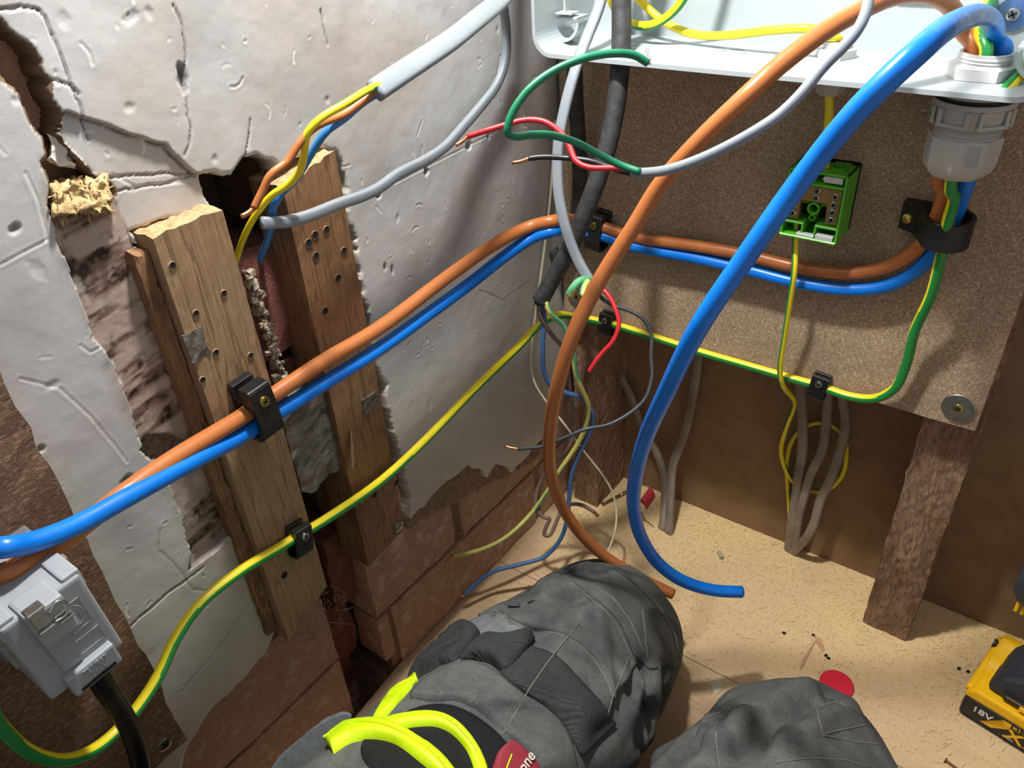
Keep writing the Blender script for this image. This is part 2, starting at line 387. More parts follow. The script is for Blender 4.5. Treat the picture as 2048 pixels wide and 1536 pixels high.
# ------------------------------------------------------------------ floor
def floor_mat():
    m, nt, b = nt_base('dusty_floor_board', .72); v = coords(nt)
    g = noise(nt, coords(nt, (14, 200, 200), (0, 0, .32)), 1.0, 4)
    c = ramp(nt, g, [(.3, lin((206, 172, 136))), (.55, lin((220, 186, 148))), (.8, lin((190, 152, 116)))])
    dust = noise(nt, v, 9, 6, .62)
    sep = N(nt, 'ShaderNodeSeparateXYZ'); nt.links.new(v, sep.inputs[0])
    near = math_(nt, 'MULTIPLY_ADD', sep.outputs[1], 2.6); nt.nodes[-1].inputs[2].default_value = .72
    amt = math_(nt, 'ADD', near, math_(nt, 'MULTIPLY', math_(nt, 'SUBTRACT', dust, .5), 2.2), True)
    fine = noise(nt, v, 600, 6, .75)
    amt = math_(nt, 'MULTIPLY', amt, ramp(nt, fine, [(.3, (.55,) * 3), (.6, (1,) * 3)]), True)
    c = mixc(nt, amt, c, lin((236, 208, 148)))
    nt.links.new(c, b.inputs['Base Color']); bump(nt, b, fine, .5, .0008); return m
MT['floor'] = floor_mat()
fl = bpy.data.objects.new('floor', None); fl.empty_display_size = .02; link(fl); fl['kind'] = 'structure'; fl['label'] = 'pale wooden floor covered in yellow sawdust'
# two sheets meeting in the joint that runs out from the left wall
jb = [W(1000, 1122, 'z', 0), W(1062, 1163, 'z', 0)]
prism('floor_board', [Vector((-.02, .03, -.018)), Vector((-.02, -.178, -.018)), Vector((.60, -.178, -.018)), Vector((.60, .03, -.018))], (0, 0, .018), MT['floor'], fl)
prism('floor_board', [Vector((-.004, -.1788, -.018)), Vector((-.006, -.29, -.018)), Vector((.004, -.43, -.018)), Vector((.004, -1.3, -.018)), Vector((1.3, -1.3, -.018)), Vector((1.3, -.1788, -.018))], (0, 0, .018), MT['floor'], fl)
prism('floor_board', [Vector((.6008, -.178, -.018)), Vector((1.3, -.178, -.018)), Vector((1.3, .03, -.018)), Vector((.6008, .03, -.018))], (0, 0, .018), MT['floor'], fl)
box('subfloor', (-.1, -1.3, -.33), (1.3, .03, -.30), MT['dark'], fl)
# ------------------------------------------------------------------ back wall
wb = box('wall_back', (-.1, 0, -.05), (1.3, .03, 1.0), MT['ply'])
tag(wb, 'brown boarded back wall below the chipboard', kind='structure')
box('sheet', (.318, -.0015, .0005), (1.28, -.0001, .95), MT['ply'], wb)
# ------------------------------------------------------------------ left wall: mortar core, bricks, plaster
bm = bmesh.new()
for a, b_ in (((-.12, -1.2, -.3), (-.005, -.392, 1.0)), ((-.12, -.331, -.3), (-.005, .03, 1.0)), ((-.12, -.392, -.3), (-.075, -.331, 1.0)), ((-.12, -.392, .47), (-.005, -.331, 1.0))):
    bm_hexa(bm, frame_box(OO, EX, EY, EZ, a, b_))
wl = from_bm('wall_left', bm, MT['mortar'])
tag(wl, 'old brick wall with broken plaster on the left', kind='structure')
MT['brick_red'] = brickmat('dark_red_brick', (148, 88, 74), (122, 70, 58), (158, 108, 92), (84, 52, 42))
def brick(y0, y1, z0, z1, x=0.0, dx=.05, rot=0.0, amp=.0010, m='brick'):
    s = random.random() * 50
    o = rough_box('brick', frame_box(OO, EX, EY, EZ, (x - dx, y0, z0), (x, y1, z1)), (2, max(4, int((y1 - y0) / .012)), 5), amp, MT[m], wl, 70, seed=s, smooth=False)
    bm = bmesh.new(); bm.from_mesh(o.data); bmesh.ops.smooth_vert(bm, verts=bm.verts, factor=.12, use_axis_x=True, use_axis_y=True, use_axis_z=True); bm.to_mesh(o.data); bm.free()
    return o
Z = lambda j: (.0015 + .075 * j, .0715 + .075 * j)
for j in range(-1, 3):
    a, c = Z(j)
    if j == 0: R = [(-.322, -.112), (-.102, .0)]
    elif j == -1: R = [(-.300, -.145), (-.135, 0.0)]
    elif j == 1: R = [(-.339, -.236), (-.226, -.013)]
    else: R = [(-.335, -.19), (-.18, -.0)]
    L = {-1: [(-.60, -.40)], 0: [(-.50, -.382), (-.72, -.51)], 1: [(-.602, -.383), (-.8, -.612)], 2: [(-.50, -.385), (-.7, -.51)]}[j]
    for y0, y1 in R + L: brick(y0, y1, a, c, random.uniform(-.0015, .001))
brick(-.338, -.3265, .018, .071, -.003, .03)           # thin broken piece standing in the gap
for y0, y1, z0, z1, x in ((-.388, -.345, .345, .418, -.004), (-.386, -.340, .268, .335, -.012), (-.39, -.365, .125, .185, -.022), (-.362, -.340, .10, .175, -.016), (-.385, -.345, .028, .095, -.028), (-.39, -.352, -.04, .02, -.034)):
    brick(y0, y1, z0, z1, x, .04, amp=.003, m='brick_red')
brick(-.52, -.44, .492, .56, -.004); brick(-.52, -.43, .417, .483, -.006)
# plaster coat as one uneven broken sheet
ys = np.arange(-.575, -.012, .0008); zs = np.arange(.06, .60, .0008)
Yg, Zg = np.meshgrid(ys, zs, indexing='ij')
jit = (vnoise(Yg, Zg, 55, 4, 3, .5) - .5) * .010; jit2 = (vnoise(Yg, Zg, 55, 4, 4, .5) - .5) * .010
Yj, Zj = Yg + jit, Zg + jit2
HOLE = [(-40, 30), (0, 58), (10, 75), (34, 92), (56, 103), (84, 120), (89, 147), (106, 161), (103, 185), (109, 205), (128, 226), (130, 246), (125, 267), (137, 290), (161, 311), (181, 328), (190, 345), (222, 372), (228, 405), (205, 425), (150, 440), (108, 420), (100, 376), (94, 342), (85, 314), (99, 308), (92, 273), (79, 260), (60, 232), (55, 205), (44, 185), (20, 171), (0, 147), (-40, 120)]
EXPO = [(262, 468), (345, 440), (428, 408), (413, 385), (409, 348), (450, 350), (466, 352), (480, 335), (495, 320), (520, 313), (545, 325), (562, 343), (600, 325), (645, 302), (668, 302), (684, 330), (694, 372), (700, 420), (718, 543), (741, 641), (761, 738), (797, 903), (828, 1040), (866, 994), (890, 967), (917, 944), (937, 930), (957, 937), (978, 954), (994, 930), (1025, 945), (1055, 917), (1076, 890), (1085, 879), (1118, 870), (1122, 700), (1400, 800), (1300, 1300), (620, 1700), (345, 1600), (373, 1513), (406, 1446), (460, 1389), (489, 1355), (534, 1297), (549, 1264), (501, 1128), (470, 1050), (425, 930), (398, 860), (345, 740), (315, 650), (285, 560)]
REND = [(826, 1052), (826, 1040), (866, 990), (890, 962), (917, 940), (937, 926), (957, 933), (978, 950), (994, 926), (1025, 940), (1055, 912), (1076, 886), (1088, 872), (1104, 890), (1085, 925), (1040, 952), (990, 975), (930, 1008), (870, 1040), (835, 1070)]
STAIN = [(102, 376), (108, 450), (140, 545), (165, 600), (205, 690), (245, 790), (275, 870), (305, 930), (345, 985), (375, 1060), (388, 1132), (430, 1105), (470, 1072), (440, 1000), (410, 930), (395, 860), (345, 740), (315, 650), (285, 560), (262, 480), (235, 430), (220, 370)]
FLAP = [(128, 226), (160, 233), (200, 245), (260, 270), (310, 285), (330, 290), (350, 310), (375, 335), (392, 348), (412, 350), (430, 410), (262, 470), (232, 430), (222, 370), (186, 342), (161, 311), (137, 290), (125, 267), (130, 246)]
BRK = [(275, 905), (300, 880), (345, 870), (385, 885), (375, 905), (330, 925), (300, 925)]
hole = inside(Yj, Zj, yz(HOLE)); expo = inside(Yj, Zj, yz(EXPO)); rend = inside(Yj, Zj, yz(REND)) & expo
stain = inside(Yj, Zj, yz(STAIN)); flap = inside(Yg + jit * .3, Zg + jit2 * .3, yz(FLAP)); brk = inside(Yj, Zj, yz(BRK))
edge_y = np.interp(Zg, [.06, .15, .25, .45, .60], [-.090, -.080, -.066, -.066, -.066]) + jit * .5
right = Yg > np.where(Zg < .235, -.012, edge_y)
white = ~hole & ~expo & ~right
mask = white | rend
H = .012 + (vnoise(Yg, Zg, 22, 3, 11) - .5) * .0008 + (vnoise(Yg, Zg, 90, 3, 12) - .5) * .0004
H = np.where(flap, H - .0028, H)
# gentle ramp next to the chase where the coat was feathered, deeper scar of the batten that was pulled off
streak = vnoise(Yg * .25 + Zg * .08, Zg - Yg * .18, 160, 4, 21)
H = np.where(stain, .0090 + (vnoise(Yg, Zg, 120, 4, 13) - .5) * .0008 - np.clip((streak - .52) * 8, 0, 1) * .0003, H)
H = np.where(brk, .004 + (vnoise(Yg, Zg, 300, 3, 14) - .5) * .005, H)
H = np.where(rend & ~white, .0035 + (vnoise(Yg, Zg, 200, 4, 15) - .5) * .005, H)
base = lin3((187, 186, 184)); col = np.empty(Yg.shape + (3,)); t = vnoise(Yg, Zg, 16, 4, 31)[..., None]
col[:] = base * (1 - .20 * np.clip((t - .45) * 4, 0, 1)) + 0
warm = np.clip((vnoise(Yg, Zg, 12, 4, 32)[..., None] - .52) * 4, 0, 1); col = col * (1 - warm * .35) + lin3((170, 146, 126)) * warm * .35
lowz = np.clip((.30 - Zg) / .16, 0, 1)[..., None] * .45; col = col * (1 - lowz) + lin3((190, 178, 156)) * lowz     # turns creamier towards the bottom
# soot and dirt of the scar, with tone darkened towards its foot
d1 = vnoise(Yg, Zg, 260, 4, 33); band = np.clip((streak - .42) * 5, 0, 1)
sc1 = lin3((174, 154, 142))[None, None] * (1 - band[..., None]) + lin3((122, 98, 86))[None, None] * band[..., None]
blk = np.clip((d1 * .5 + streak * .5 - .56) * 9, 0, 1)[..., None]; sc1 = sc1 * (1 - blk) + lin3((44, 34, 28)) * blk
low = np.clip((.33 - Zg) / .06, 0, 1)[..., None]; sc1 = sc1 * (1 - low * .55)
wht = np.clip((vnoise(Yg, Zg, 110, 4, 35)[..., None] - .6) * 8, 0, 1); sc1 = sc1 * (1 - wht * .5) + lin3((196, 184, 172)) * wht * .5
# feathered outline of the scar
sd = pdist(Yg, Zg, yz(STAIN + STAIN[:1])); near = np.clip(1 - sd / .006, 0, 1) * (~stain) * .55 * np.clip((vnoise(Yg, Zg, 90, 3, 36) - .35) * 4, 0, 1)
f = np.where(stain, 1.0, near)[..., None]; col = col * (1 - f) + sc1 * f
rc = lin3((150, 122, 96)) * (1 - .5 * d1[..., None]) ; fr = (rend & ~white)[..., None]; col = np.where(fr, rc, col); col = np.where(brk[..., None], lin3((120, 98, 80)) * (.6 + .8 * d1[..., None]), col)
# broken rims show the pale core
rim = np.minimum(pdist(Yj, Zj, yz(HOLE)), pdist(Yj, Zj, yz(EXPO))); rm = np.clip(1 - rim / .0022, 0, 1)[..., None] * .8; rm = np.where(white[..., None] & ~stain[..., None], rm, 0)
col = col * (1 - rm) + lin3((214, 204, 188)) * rm; H = np.where(white & (rim < .0018) & ~stain, H - .0012 * (1 - rim / .0018), H)
def window(line, m=.006):
    i0, i1 = np.searchsorted(ys, [min(p[0] for p in line) - m, max(p[0] for p in line) + m]); j0, j1 = np.searchsorted(zs, [min(p[1] for p in line) - m, max(p[1] for p in line) + m])
    return (slice(i0, i1), slice(j0, j1))
def crack(px, w=.0009, dep=.0022, dark=.75, seed=0):
    ln = yz(px); s = window(ln); yy, zz = Yg[s], Zg[s]
    if yy.size < 4: return
    dd = pdist(yy + (vnoise(yy, zz, 120, 4, 50 + seed) - .5) * .0025, zz + (vnoise(yy, zz, 120, 4, 70 + seed) - .5) * .0025, ln)
    k = np.clip(1 - dd / w, 0, 1) * mask[s]; H[s] -= k * dep; k = k[..., None] * dark; col[s] = col[s] * (1 - k) + lin3((92, 84, 80)) * k
for i, c in enumerate([[(75, 20), (90, 33), (105, 70), (125, 120), (145, 175), (165, 230), (185, 280)], [(-20, 22), (40, 15), (80, 22)], [(345, 12), (362, 50), (368, 90), (370, 130), (372, 180), (380, 250), (378, 290), (370, 310)], [(215, 357), (300, 352), (400, 348)], [(500, 240), (495, 290), (488, 330)], [(320, 1060), (318, 1100), (360, 1140), (385, 1180), (420, 1184)], [(365, 1380), (440, 1290), (520, 1180)], [(106, 161), (145, 172), (160, 190)], [(240, 385), (330, 370), (400, 352)], [(960, 580), (1005, 600), (1060, 560)], [(640, 20), (650, 70), (655, 90)]]):
    crack(c, .0007, .0011 if i not in (5, 6, 9) else .0004, .75 if i not in (5, 6, 9) else .4, i)
crack([(128, 226), (160, 233), (200, 245), (260, 270), (310, 285), (330, 290), (350, 310), (375, 335), (392, 348)], .0009, .0014, .8, 20)
crack([(258, 1254), (340, 1184), (408, 1134)], .0009, .002, .95, 21)
def scratch(line, w, dep, white_=.5):
    global H, col
    x0, x1 = min(p[0] for p in line) - .006, max(p[0] for p in line) + .006; y0, y1 = min(p[1] for p in line) - .006, max(p[1] for p in line) + .006
    i0, i1 = np.searchsorted(ys, [x0, x1]); j0, j1 = np.searchsorted(zs, [y0, y1])
    if i1 - i0 < 2 or j1 - j0 < 2: return
    sl = (slice(i0, i1), slice(j0, j1)); dd = pdist(Yg[sl], Zg[sl], line)
    k = np.clip(1 - dd / w, 0, 1); rimk = np.clip(1 - np.abs(dd - w * 1.5) / w, 0, 1)
    ok = (white[sl] & ~stain[sl]); H[sl] += np.where(ok, -k * dep + rimk * dep * .35, 0); k3 = (k * ok)[..., None] * white_; col[sl] = col[sl] * (1 - k3) + lin3((232, 228, 222)) * k3
for i in range(420):
    y = rng.uniform(-.56, -.07); z = rng.uniform(.10, .58); a = rng.uniform(0, 6.28); L = rng.gamma(1.6, .0022); cv = rng.uniform(-1, 1)
    line = [(y + math.cos(a + cv * s) * L * s, z + math.sin(a + cv * s) * L * s) for s in (0, .33, .66, 1)]
    scratch(line, rng.uniform(.0006, .0010), rng.uniform(.0001, .0005), rng.uniform(.2, .8))
for c in ([(40, 757), (120, 777), (180, 832), (230, 892), (255, 925)], [(788, 367), (880, 320), (996, 262)], [(290, 960), (330, 935), (365, 910)], [(0, 530), (60, 498), (95, 480)], [(160, 690), (180, 705), (205, 692)], [(50, 345), (75, 400), (95, 480)], [(1000, 110), (990, 170), (985, 200)], [(160, 85), (178, 105), (185, 130)], [(700, 330), (650, 345), (620, 350)], [(230, 350), (275, 375), (380, 365)], [(845, 240), (838, 260), (835, 272)], [(400, 1000), (390, 1030), (375, 1060)]):
    scratch(yz(c), .0008, .0004, .75)
def dent(px, py, a, b_, dep, ang=0.0, dark=0.0):
    (y, z), = yz([(px, py)]); w = window([(y, z)], .012); yy, zz = Yg[w], Zg[w]
    if yy.size < 4: return
    c, s = math.cos(ang), math.sin(ang); u = (yy - y) * c + (zz - z) * s; v = -(yy - y) * s + (zz - z) * c
    r = np.hypot(u / a, v / b_) + (vnoise(yy, zz, 500, 2, int(px) % 40) - .5) * .5; k = np.clip(1 - r, 0, 1) ** .6 * white[w]; H[w] -= k * dep * .55; k = np.clip(k, 0, 1)[..., None]
    if dark: col[w] = col[w] * (1 - k * dark) + lin3((60, 52, 46)) * k * dark
for q in [(262, 35, .0045, .0025, .0012, .3), (298, 25, .0025, .003, .0012, 0), (128, 40, .003, .0035, .0008, 0), (258, 215, .003, .002, .001, 0), (430, 318, .002, .0022, .0012, 0), (75, 540, .0035, .006, .0009, .3), (32, 200, .002, .0018, .001, 0), (995, 60, .002, .003, .0008, 0), (105, 770, .004, .0022, .001, 0), (905, 600, .0018, .003, .0008, 0), (858, 525, .002, .0016, .0008, 0), (655, 200, .002, .002, .001, 0), (860, 810, .002, .006, .0009, 0), (795, 437, .0022, .003, .001, 0)]: dent(*q)
for q in [(366, 155, .0028, .0075, .005, -.15, .85), (938, 292, .0032, .0032, .006, 0, .9), (853, 342, .0025, .003, .006, 0, .95), (757, 390, .0025, .0026, .005, 0, .95), (770, 533, .0012, .003, .003, 0, .8), (785, 540, .0012, .004, .003, 0, .7), (255, 960, .004, .003, .005, .5, .8), (600, 868 - 620, .001, .001, .001, 0, .3), (30, 458, .003, .002, .003, .4, .7), (82, 898, .002, .002, .003, 0, .7), (978, 272, .002, .003, .003, 0, .8)]: dent(*q)
hr = (pdist(Yj, Zj, yz(HOLE)) < .0016) & white; col = np.where(hr[..., None], lin3((112, 90, 72)), col)
Xg = np.where(mask, H, -.004); col = np.where(mask[..., None], col, lin3((96, 76, 60)))
cell = mask[:-1, :-1] | mask[1:, :-1] | mask[1:, 1:] | mask[:-1, 1:]
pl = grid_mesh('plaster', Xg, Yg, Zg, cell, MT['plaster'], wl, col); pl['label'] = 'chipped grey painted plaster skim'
box('plaster', (-.011, -1.2, .06), (.012, -.576, 1.0), MT['plaster'], wl); box('plaster', (-.011, -.575, .6005), (.012, -.066, 1.0), MT['plaster'], wl)
for o in wl.children:
    if o.name.startswith('plaster') and 'paint' not in [a.name for a in o.data.color_attributes]:
        a = o.data.color_attributes.new('paint', 'FLOAT_COLOR', 'POINT'); a.data.foreach_set('color', list(tuple(base) + (1,)) * len(o.data.vertices))
# ------------------------------------------------------------------ timber on the left wall
def batten(name, label, y0, y1, z0, z1, x0, x1, mats, lean=0.0, ztop=0.0, zbot=0.0, seed=1):
    c = frame_box(OO, EX, EY, EZ, (x0, y0, z0), (x1, y1, z1))
    for i in (4, 5): c[i] = c[i] + Vector((0, 0, -ztop))
    for i in (2, 3): c[i] = c[i] + Vector((0, 0, zbot))
    o = rough_box(name, c, (5, 10, 70), .00012, mats, None, 300, .0020, 2, seed); o.data.materials.append(MT['splinter'])
    for pg in o.data.polygons:
        if pg.normal.z > .6: pg.material_index = 1
    return tag(o, label, 'batten')
def screw_hole(p, n, parent, r=.0020):
    n = Vector(n); ex = Vector((0, 1, 0)) if abs(n.y) < .5 else Vector((0, 0, 1)); ey = n.cross(ex)
    o = lathe('screw_hole', [(r * 1.05, -.0004), (r * .95, .0003), (r * .85, .0003), (r * .7, .0002), (r * .3, .0001), (0, .0001)], p, ex, ey, n, [MT['dark']], parent, 12)  # raised disc painted near-black for the shade inside a hole
    o.data.materials.clear(); o.data.materials.append(parent.data.materials[0]); o.data.materials.append(MT['dark'])
    for i, pg in enumerate(o.data.polygons): pg.material_index = 0 if i < 12 * 2 else 1
MT['splinter'] = plain('torn_wood_fibre', (186, 154, 112), .9, 0, .3, 300, .5, 600, (150, 116, 80))
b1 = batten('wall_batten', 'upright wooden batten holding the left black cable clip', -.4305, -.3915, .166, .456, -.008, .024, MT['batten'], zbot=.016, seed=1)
for p in [(448, 587), (392, 627), (501, 711), (345, 531), (300 + 105, 760), (432, 705), (384, 868 - 180)]: screw_hole(W(p[0], p[1], 'x', .0243), (1, 0, 0), b1)
screw_hole(W(568, 1150, 'x', .0243), (1, 0, 0), b1, .003)
rough_box('side_strip', frame_box(OO, EX, EY, EZ, (-.004, -.4385, .175), (.0165, -.4312, .448)), (3, 3, 60), .0008, MT['batten_dark'], b1, 200, .003, 2, 31)
# mortar crumbs clinging to the edge of the chase
cr_v = []; cr_f = []
for i in range(130):
    t = random.random(); p = W(498 + 66 * t + random.gauss(0, 5), 545 + 215 * t + random.gauss(0, 6), 'x', random.uniform(-.004, .006)); s = random.uniform(.0006, .0022); b0 = len(cr_v)
    cr_v += [tuple(p + Vector((random.uniform(.5, 1.2) * s * a, random.uniform(.5, 1.2) * s * b_, random.uniform(.5, 1.2) * s * c_))) for a in (-1, 1) for b_ in (-1, 1) for c_ in (-1, 1)]
    cr_f += [tuple(b0 + k for k in f) for f in ((0, 1, 3, 2), (4, 6, 7, 5), (0, 4, 5, 1), (2, 3, 7, 6), (0, 2, 6, 4), (1, 5, 7, 3))]
pyd('mortar_crumbs', cr_v, cr_f, plain('crumbly_mortar', (170, 156, 136), .95, 0, .5, 300, .5, 700, (90, 76, 62)), wl, False)['kind'] = 'stuff'
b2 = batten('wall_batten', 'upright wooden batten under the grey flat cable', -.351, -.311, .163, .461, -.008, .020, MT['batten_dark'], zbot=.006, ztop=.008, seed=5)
for p in [(688, 502), (676, 556), (630, 470), (632, 512), (653, 460), (617, 486), (650, 622), (792, 965), (748, 990)]: screw_hole(W(p[0], p[1], 'x', .0203), (1, 0, 0), b2, .0026)
lathe('nail_head', [(.0045, 0), (.0045, .0012), (.0035, .0016), (.0032, .0008), (0, .0006)], W(796, 1052, 'x', .0203), EY, EZ, EX, MT['steel'], b2, 16)
for p, w, h in (((392, 690), .0055, .008), ((740, 805), .007, .006)):
    q = W(p[0], p[1], 'x', .0242 if p[0] < 500 else .0202); bx = b1 if p[0] < 500 else b2
    rough_box('glue_patch', frame_box(q, EX, EY, EZ, (-.001, -w, -h), (.0006, w, h)), (1, 4, 4), .0008, MT['grey_block'], bx, 300)
gb = rough_box('cement_block', frame_box(OO, EX, EY, EZ, (-.015, -.3845, .256), (.0145, -.346, .3185)), (3, 8, 12), .0016, MT['grey_block'], None, 150, .004, 2, 3)
tag(gb, 'grey cement block wedged between the two wall battens', 'block')
# splinter hanging beside the second batten
sp = rough_box('wood_splinter', [W(700, 860, 'x', .020), W(704, 862, 'x', .020), W(708, 935, 'x', .026), W(703, 938, 'x', .026)] + [W(700, 860, 'x', .022), W(704, 862, 'x', .022), W(708, 935, 'x', .028), W(703, 938, 'x', .028)], (2, 6, 1), .0005, MT['splinter']); tag(sp, 'thin pale wood splinter hanging beside the grey block', 'splinter')
# stub of the torn-out batten
MT['stubwood'] = plain('pale_torn_wood', (206, 180, 128), .95, 0, .3, 260, 1.0, 700, (140, 108, 70))
st = empty('torn_batten_stub', W(160, 400, 'x', .0), 'splintered yellow stub of a torn-out batten below the black hole', 'wood stub')
c = [W(104, 432, 'x', .0), W(222, 420, 'x', .0), W(222, 420, 'x', .017), W(104, 432, 'x', .015), W(98, 365, 'x', .0), W(205, 345, 'x', .0), W(214, 352, 'x', .012), W(104, 372, 'x', .012)]
rough_box('stub_body', c, (22, 8, 16), .0020, MT['stubwood'], st, 330, .003, 2, 9, True)
for i in range(60):
    px = random.uniform(104, 215); py = random.uniform(365, 425); a = W(px, py, 'x', .010); d = Vector((random.uniform(.2, 1), random.uniform(-.5, .5), random.uniform(-1.4, .6))).normalized() * random.uniform(.003, .008)
    rough_box('fibre', frame_box(a, d, d.orthogonal().normalized(), d.cross(d.orthogonal()).normalized(), (0, -.00025, -.0002), (1, .00025, .0002)), (3, 1, 1), .0004, MT['stubwood'], st, 500, seed=i)
ch = rough_box('plaster_chunk', [W(98, 320, 'x', .0), W(150, 338, 'x', .0), W(150, 338, 'x', .010), W(98, 320, 'x', .008), W(100, 268, 'x', .0), W(118, 275, 'x', .0), W(122, 280, 'x', .008), W(104, 272, 'x', .006)], (5, 3, 6), .002, plain('white_plaster_core', (226, 220, 210), .9, 0, .15, 120, .6, 500), None, 180, 0, 2, 4)
tag(ch, 'white plaster chunk lodged in the hole above the stub', 'plaster')
# ------------------------------------------------------------------ boards and posts
cb = rough_box('mounting_board', frame_box(OO, EX, EY, EZ, (.0155, -.076, .2445), (.353, -.058, 1.0)), (30, 3, 60), .0003, MT['chip'], None, 300)
tag(cb, 'large chipboard mounting board behind the white enclosure', 'board')
def washer_screw(parent, p, n, R, r, wm, sm):
    n = Vector(n); ex = Vector((1, 0, 0)) if abs(n.x) < .5 else Vector((0, 1, 0)); ey = n.cross(ex)
    w = lathe('washer', [(r * .8, 0), (R, 0), (R, .0010), (R * .97, .0013), (r * .8, .0013)], p, ex, ey, n, wm, parent, 40, closed=True)
    s = screw('screw', p + n * .0010, n, r, sm, w); return w
def screw(name, p, n, r, mat, parent, rot=.5, h=.0014):
    n = Vector(n); ex = Vector((1, 0, 0)) if abs(n.x) < .5 else Vector((0, 1, 0)); ey = n.cross(ex)
    s = lathe(name, [(r, -.0006), (r, h * .25), (r * .93, h * .8), (r * .7, h), (r * .35, h * 1.02), (0, h * .95)], p, ex, ey, n, mat, parent, 24)
    c, d = math.cos(rot), math.sin(rot); fx = ex * c + ey * d; fy = n.cross(fx)
    bm = bmesh.new()
    for a, b_ in ((.62, .13), (.13, .62)): bm_hexa(bm, frame_box(p, fx, fy, n, (-r * a, -r * b_, h * .4), (r * a, r * b_, h * 1.12)))
    from_bm('recess', bm, MT['dark'], s)
    return s
washer_screw(cb, W(1917, 815, 'y', -.0762), (0, -1, 0), .0107, .0032, MT['steel'], MT['brass_screw'])
washer_screw(cb, W(1155, 592, 'y', -.0762), (0, -1, 0), .0098, .003, MT['steel'], MT['brass_screw'])
lg = rough_box('timber_post', frame_box(OO, EX, EY, EZ, (.3185, -.058, 0.0), (.3555, -.001, .99)), (8, 10, 150), .0011, MT['post'], None, 190, .002, 2, 11)
tag(lg, 'rough sawn timber post under the right end of the chipboard', 'post')
pc = rough_box('timber_post', frame_box(OO, EX, EY, EZ, (.0128, -.058, 0.0), (.041, -.001, .99)), (7, 10, 150), .0012, MT['post'], None, 190, .002, 2, 17)
tag(pc, 'dusty timber post in the corner behind the loose cores', 'post')
# rough panel at lower left
pb = rough_box('chipboard_panel', [Vector((.012, -1.1, .15)), Vector((.026, -1.1, .15)), Vector((.026, -.512, .165)), Vector((.012, -.512, .165)), Vector((.012, -1.1, .95)), Vector((.026, -1.1, .95)), Vector((.026, -.512, .95)), Vector((.012, -.512, .95))], (3, 40, 70), .0014, MT['chip_dark'], None, 240, .003, 2, 23)
tag(pb, 'rough brown chipboard panel carrying the grey connector', 'board')
screw('screw', W(328, 1488, 'x', .0265), (1, 0, 0), .0045, MT['steel'], pb)
# ------------------------------------------------------------------ white enclosure
MT['abs_white'] = plain('white_abs_plastic', (170, 178, 181), .34, 0, .03, 30)
MT['gland_grey'] = plain('light_grey_polyamide', (178, 176, 170), .45, 0, .06, 90, .08, 900)
MT['gland_white'] = plain('white_polyamide', (206, 207, 205), .4, 0, .05, 90)
en = empty('enclosure', Vector((.19, -.08, .483)), 'open white plastic enclosure along the top of the photo', 'enclosure')
ZB, YF, YB, XL, XR = .4835, -.152, -.0765, .0455, .3375
def rrect(x0, x1, z0, z1, r, n=8):
    P = []
    for cx, cz, a0 in ((x1 - r, z0 + r, -90), (x1 - r, z1 - r, 0), (x0 + r, z1 - r, 90), (x0 + r, z0 + r, 180)):
        for k in range(n + 1):
            a = math.radians(a0 + 90 * k / n); P.append((cx + r * math.cos(a), cz + r * math.sin(a)))
    return P
def ring_prism(name, outer, inner, y0, y1, mats, parent):
    n = len(outer); verts = []; faces = []
    for pr, y in ((outer, y0), (outer, y1), (inner, y1), (inner, y0)): verts += [Vector((p[0], y, p[1])) for p in pr]
    for a, b_ in ((0, 1), (1, 2), (2, 3), (3, 0)):
        for k in range(n):
            k2 = (k + 1) % n; faces.append((a * n + k, a * n + k2, b_ * n + k2, b_ * n + k))
    o = pyd(name, verts, faces, mats, parent, False)
    bm = bmesh.new(); bm.from_mesh(o.data); bmesh.ops.recalc_face_normals(bm, faces=bm.faces); bm.to_mesh(o.data); bm.free(); return o
ring_prism('side_wall', rrect(XL, XR, ZB - .0026, .78, .014), rrect(XL + .0024, XR - .0024, ZB, .7774, .0118), YF, YB, MT['abs_white'], en)
prism('back_panel', [Vector((p[0], YB - .0022, p[1])) for p in rrect(XL + .001, XR - .001, ZB - .001, .779, .013)], (0, .0021, 0), MT['abs_white'], en)
box('raised_pad', (.246, YB - .006, .513), (.266, YB - .002, .54), MT['abs_white'], en, .001)
for cx in (.092, .165, .199): lathe('knockout_ring', [(.0082, 0), (.0082, .0004), (.0075, .0004), (.0075, 0)], Vector((cx, -.108, ZB)), EX, EY, EZ, MT['abs_white'], en, 32, closed=True)
def moulded_clip(ox, sx):
    """lid-latch bracket moulded in a lower corner: arch, shelf and upright hook"""
    P = lambda a, b_, c: Vector((ox + sx * a, -.128 + b_, ZB + c))
    arc = [(0.001 + .013 * math.cos(t), .0155 - .0135 * math.sin(t)) for t in np.linspace(.05, 2.2, 12)]; arc2 = [(0.001 + .0112 * math.cos(t), .0155 - .0117 * math.sin(t)) for t in np.linspace(.05, 2.2, 12)][::-1]
    prism('bracket_arch', [P(a + .004, 0, c) for a, c in arc + arc2], (0, .012, 0), MT['abs_white'], en)
    box('bracket_shelf', (0, 0, 0), (.016, .014, .0016), MT['abs_white'], en, .0004, fr=(P(0.0015, -.001, .0165), EX * sx, EY, EZ))
    box('bracket_shelf', (0, 0, 0), (.013, .010, .0012), MT['abs_white'], en, .0003, fr=(P(0.0015, -.003, .0195), EX * sx, EY, EZ))
    box('bracket_hook', (0, 0, 0), (.0015, .006, .008), MT['abs_white'], en, .0003, fr=(P(.005, .002, .0205), EX * sx, EY, EZ))
moulded_clip(XL + .0024, 1); moulded_clip(XR - .0024, -1)
ws = washer_screw(en, W(2027, 28, 'y', YB - .0024), (0, -1, 0), .0087, .0034, plain('blue_reflection_steel', (140, 168, 200), .25, .85, .15, 60), MT['steel'])  # blue reflection is put into the washer's colour
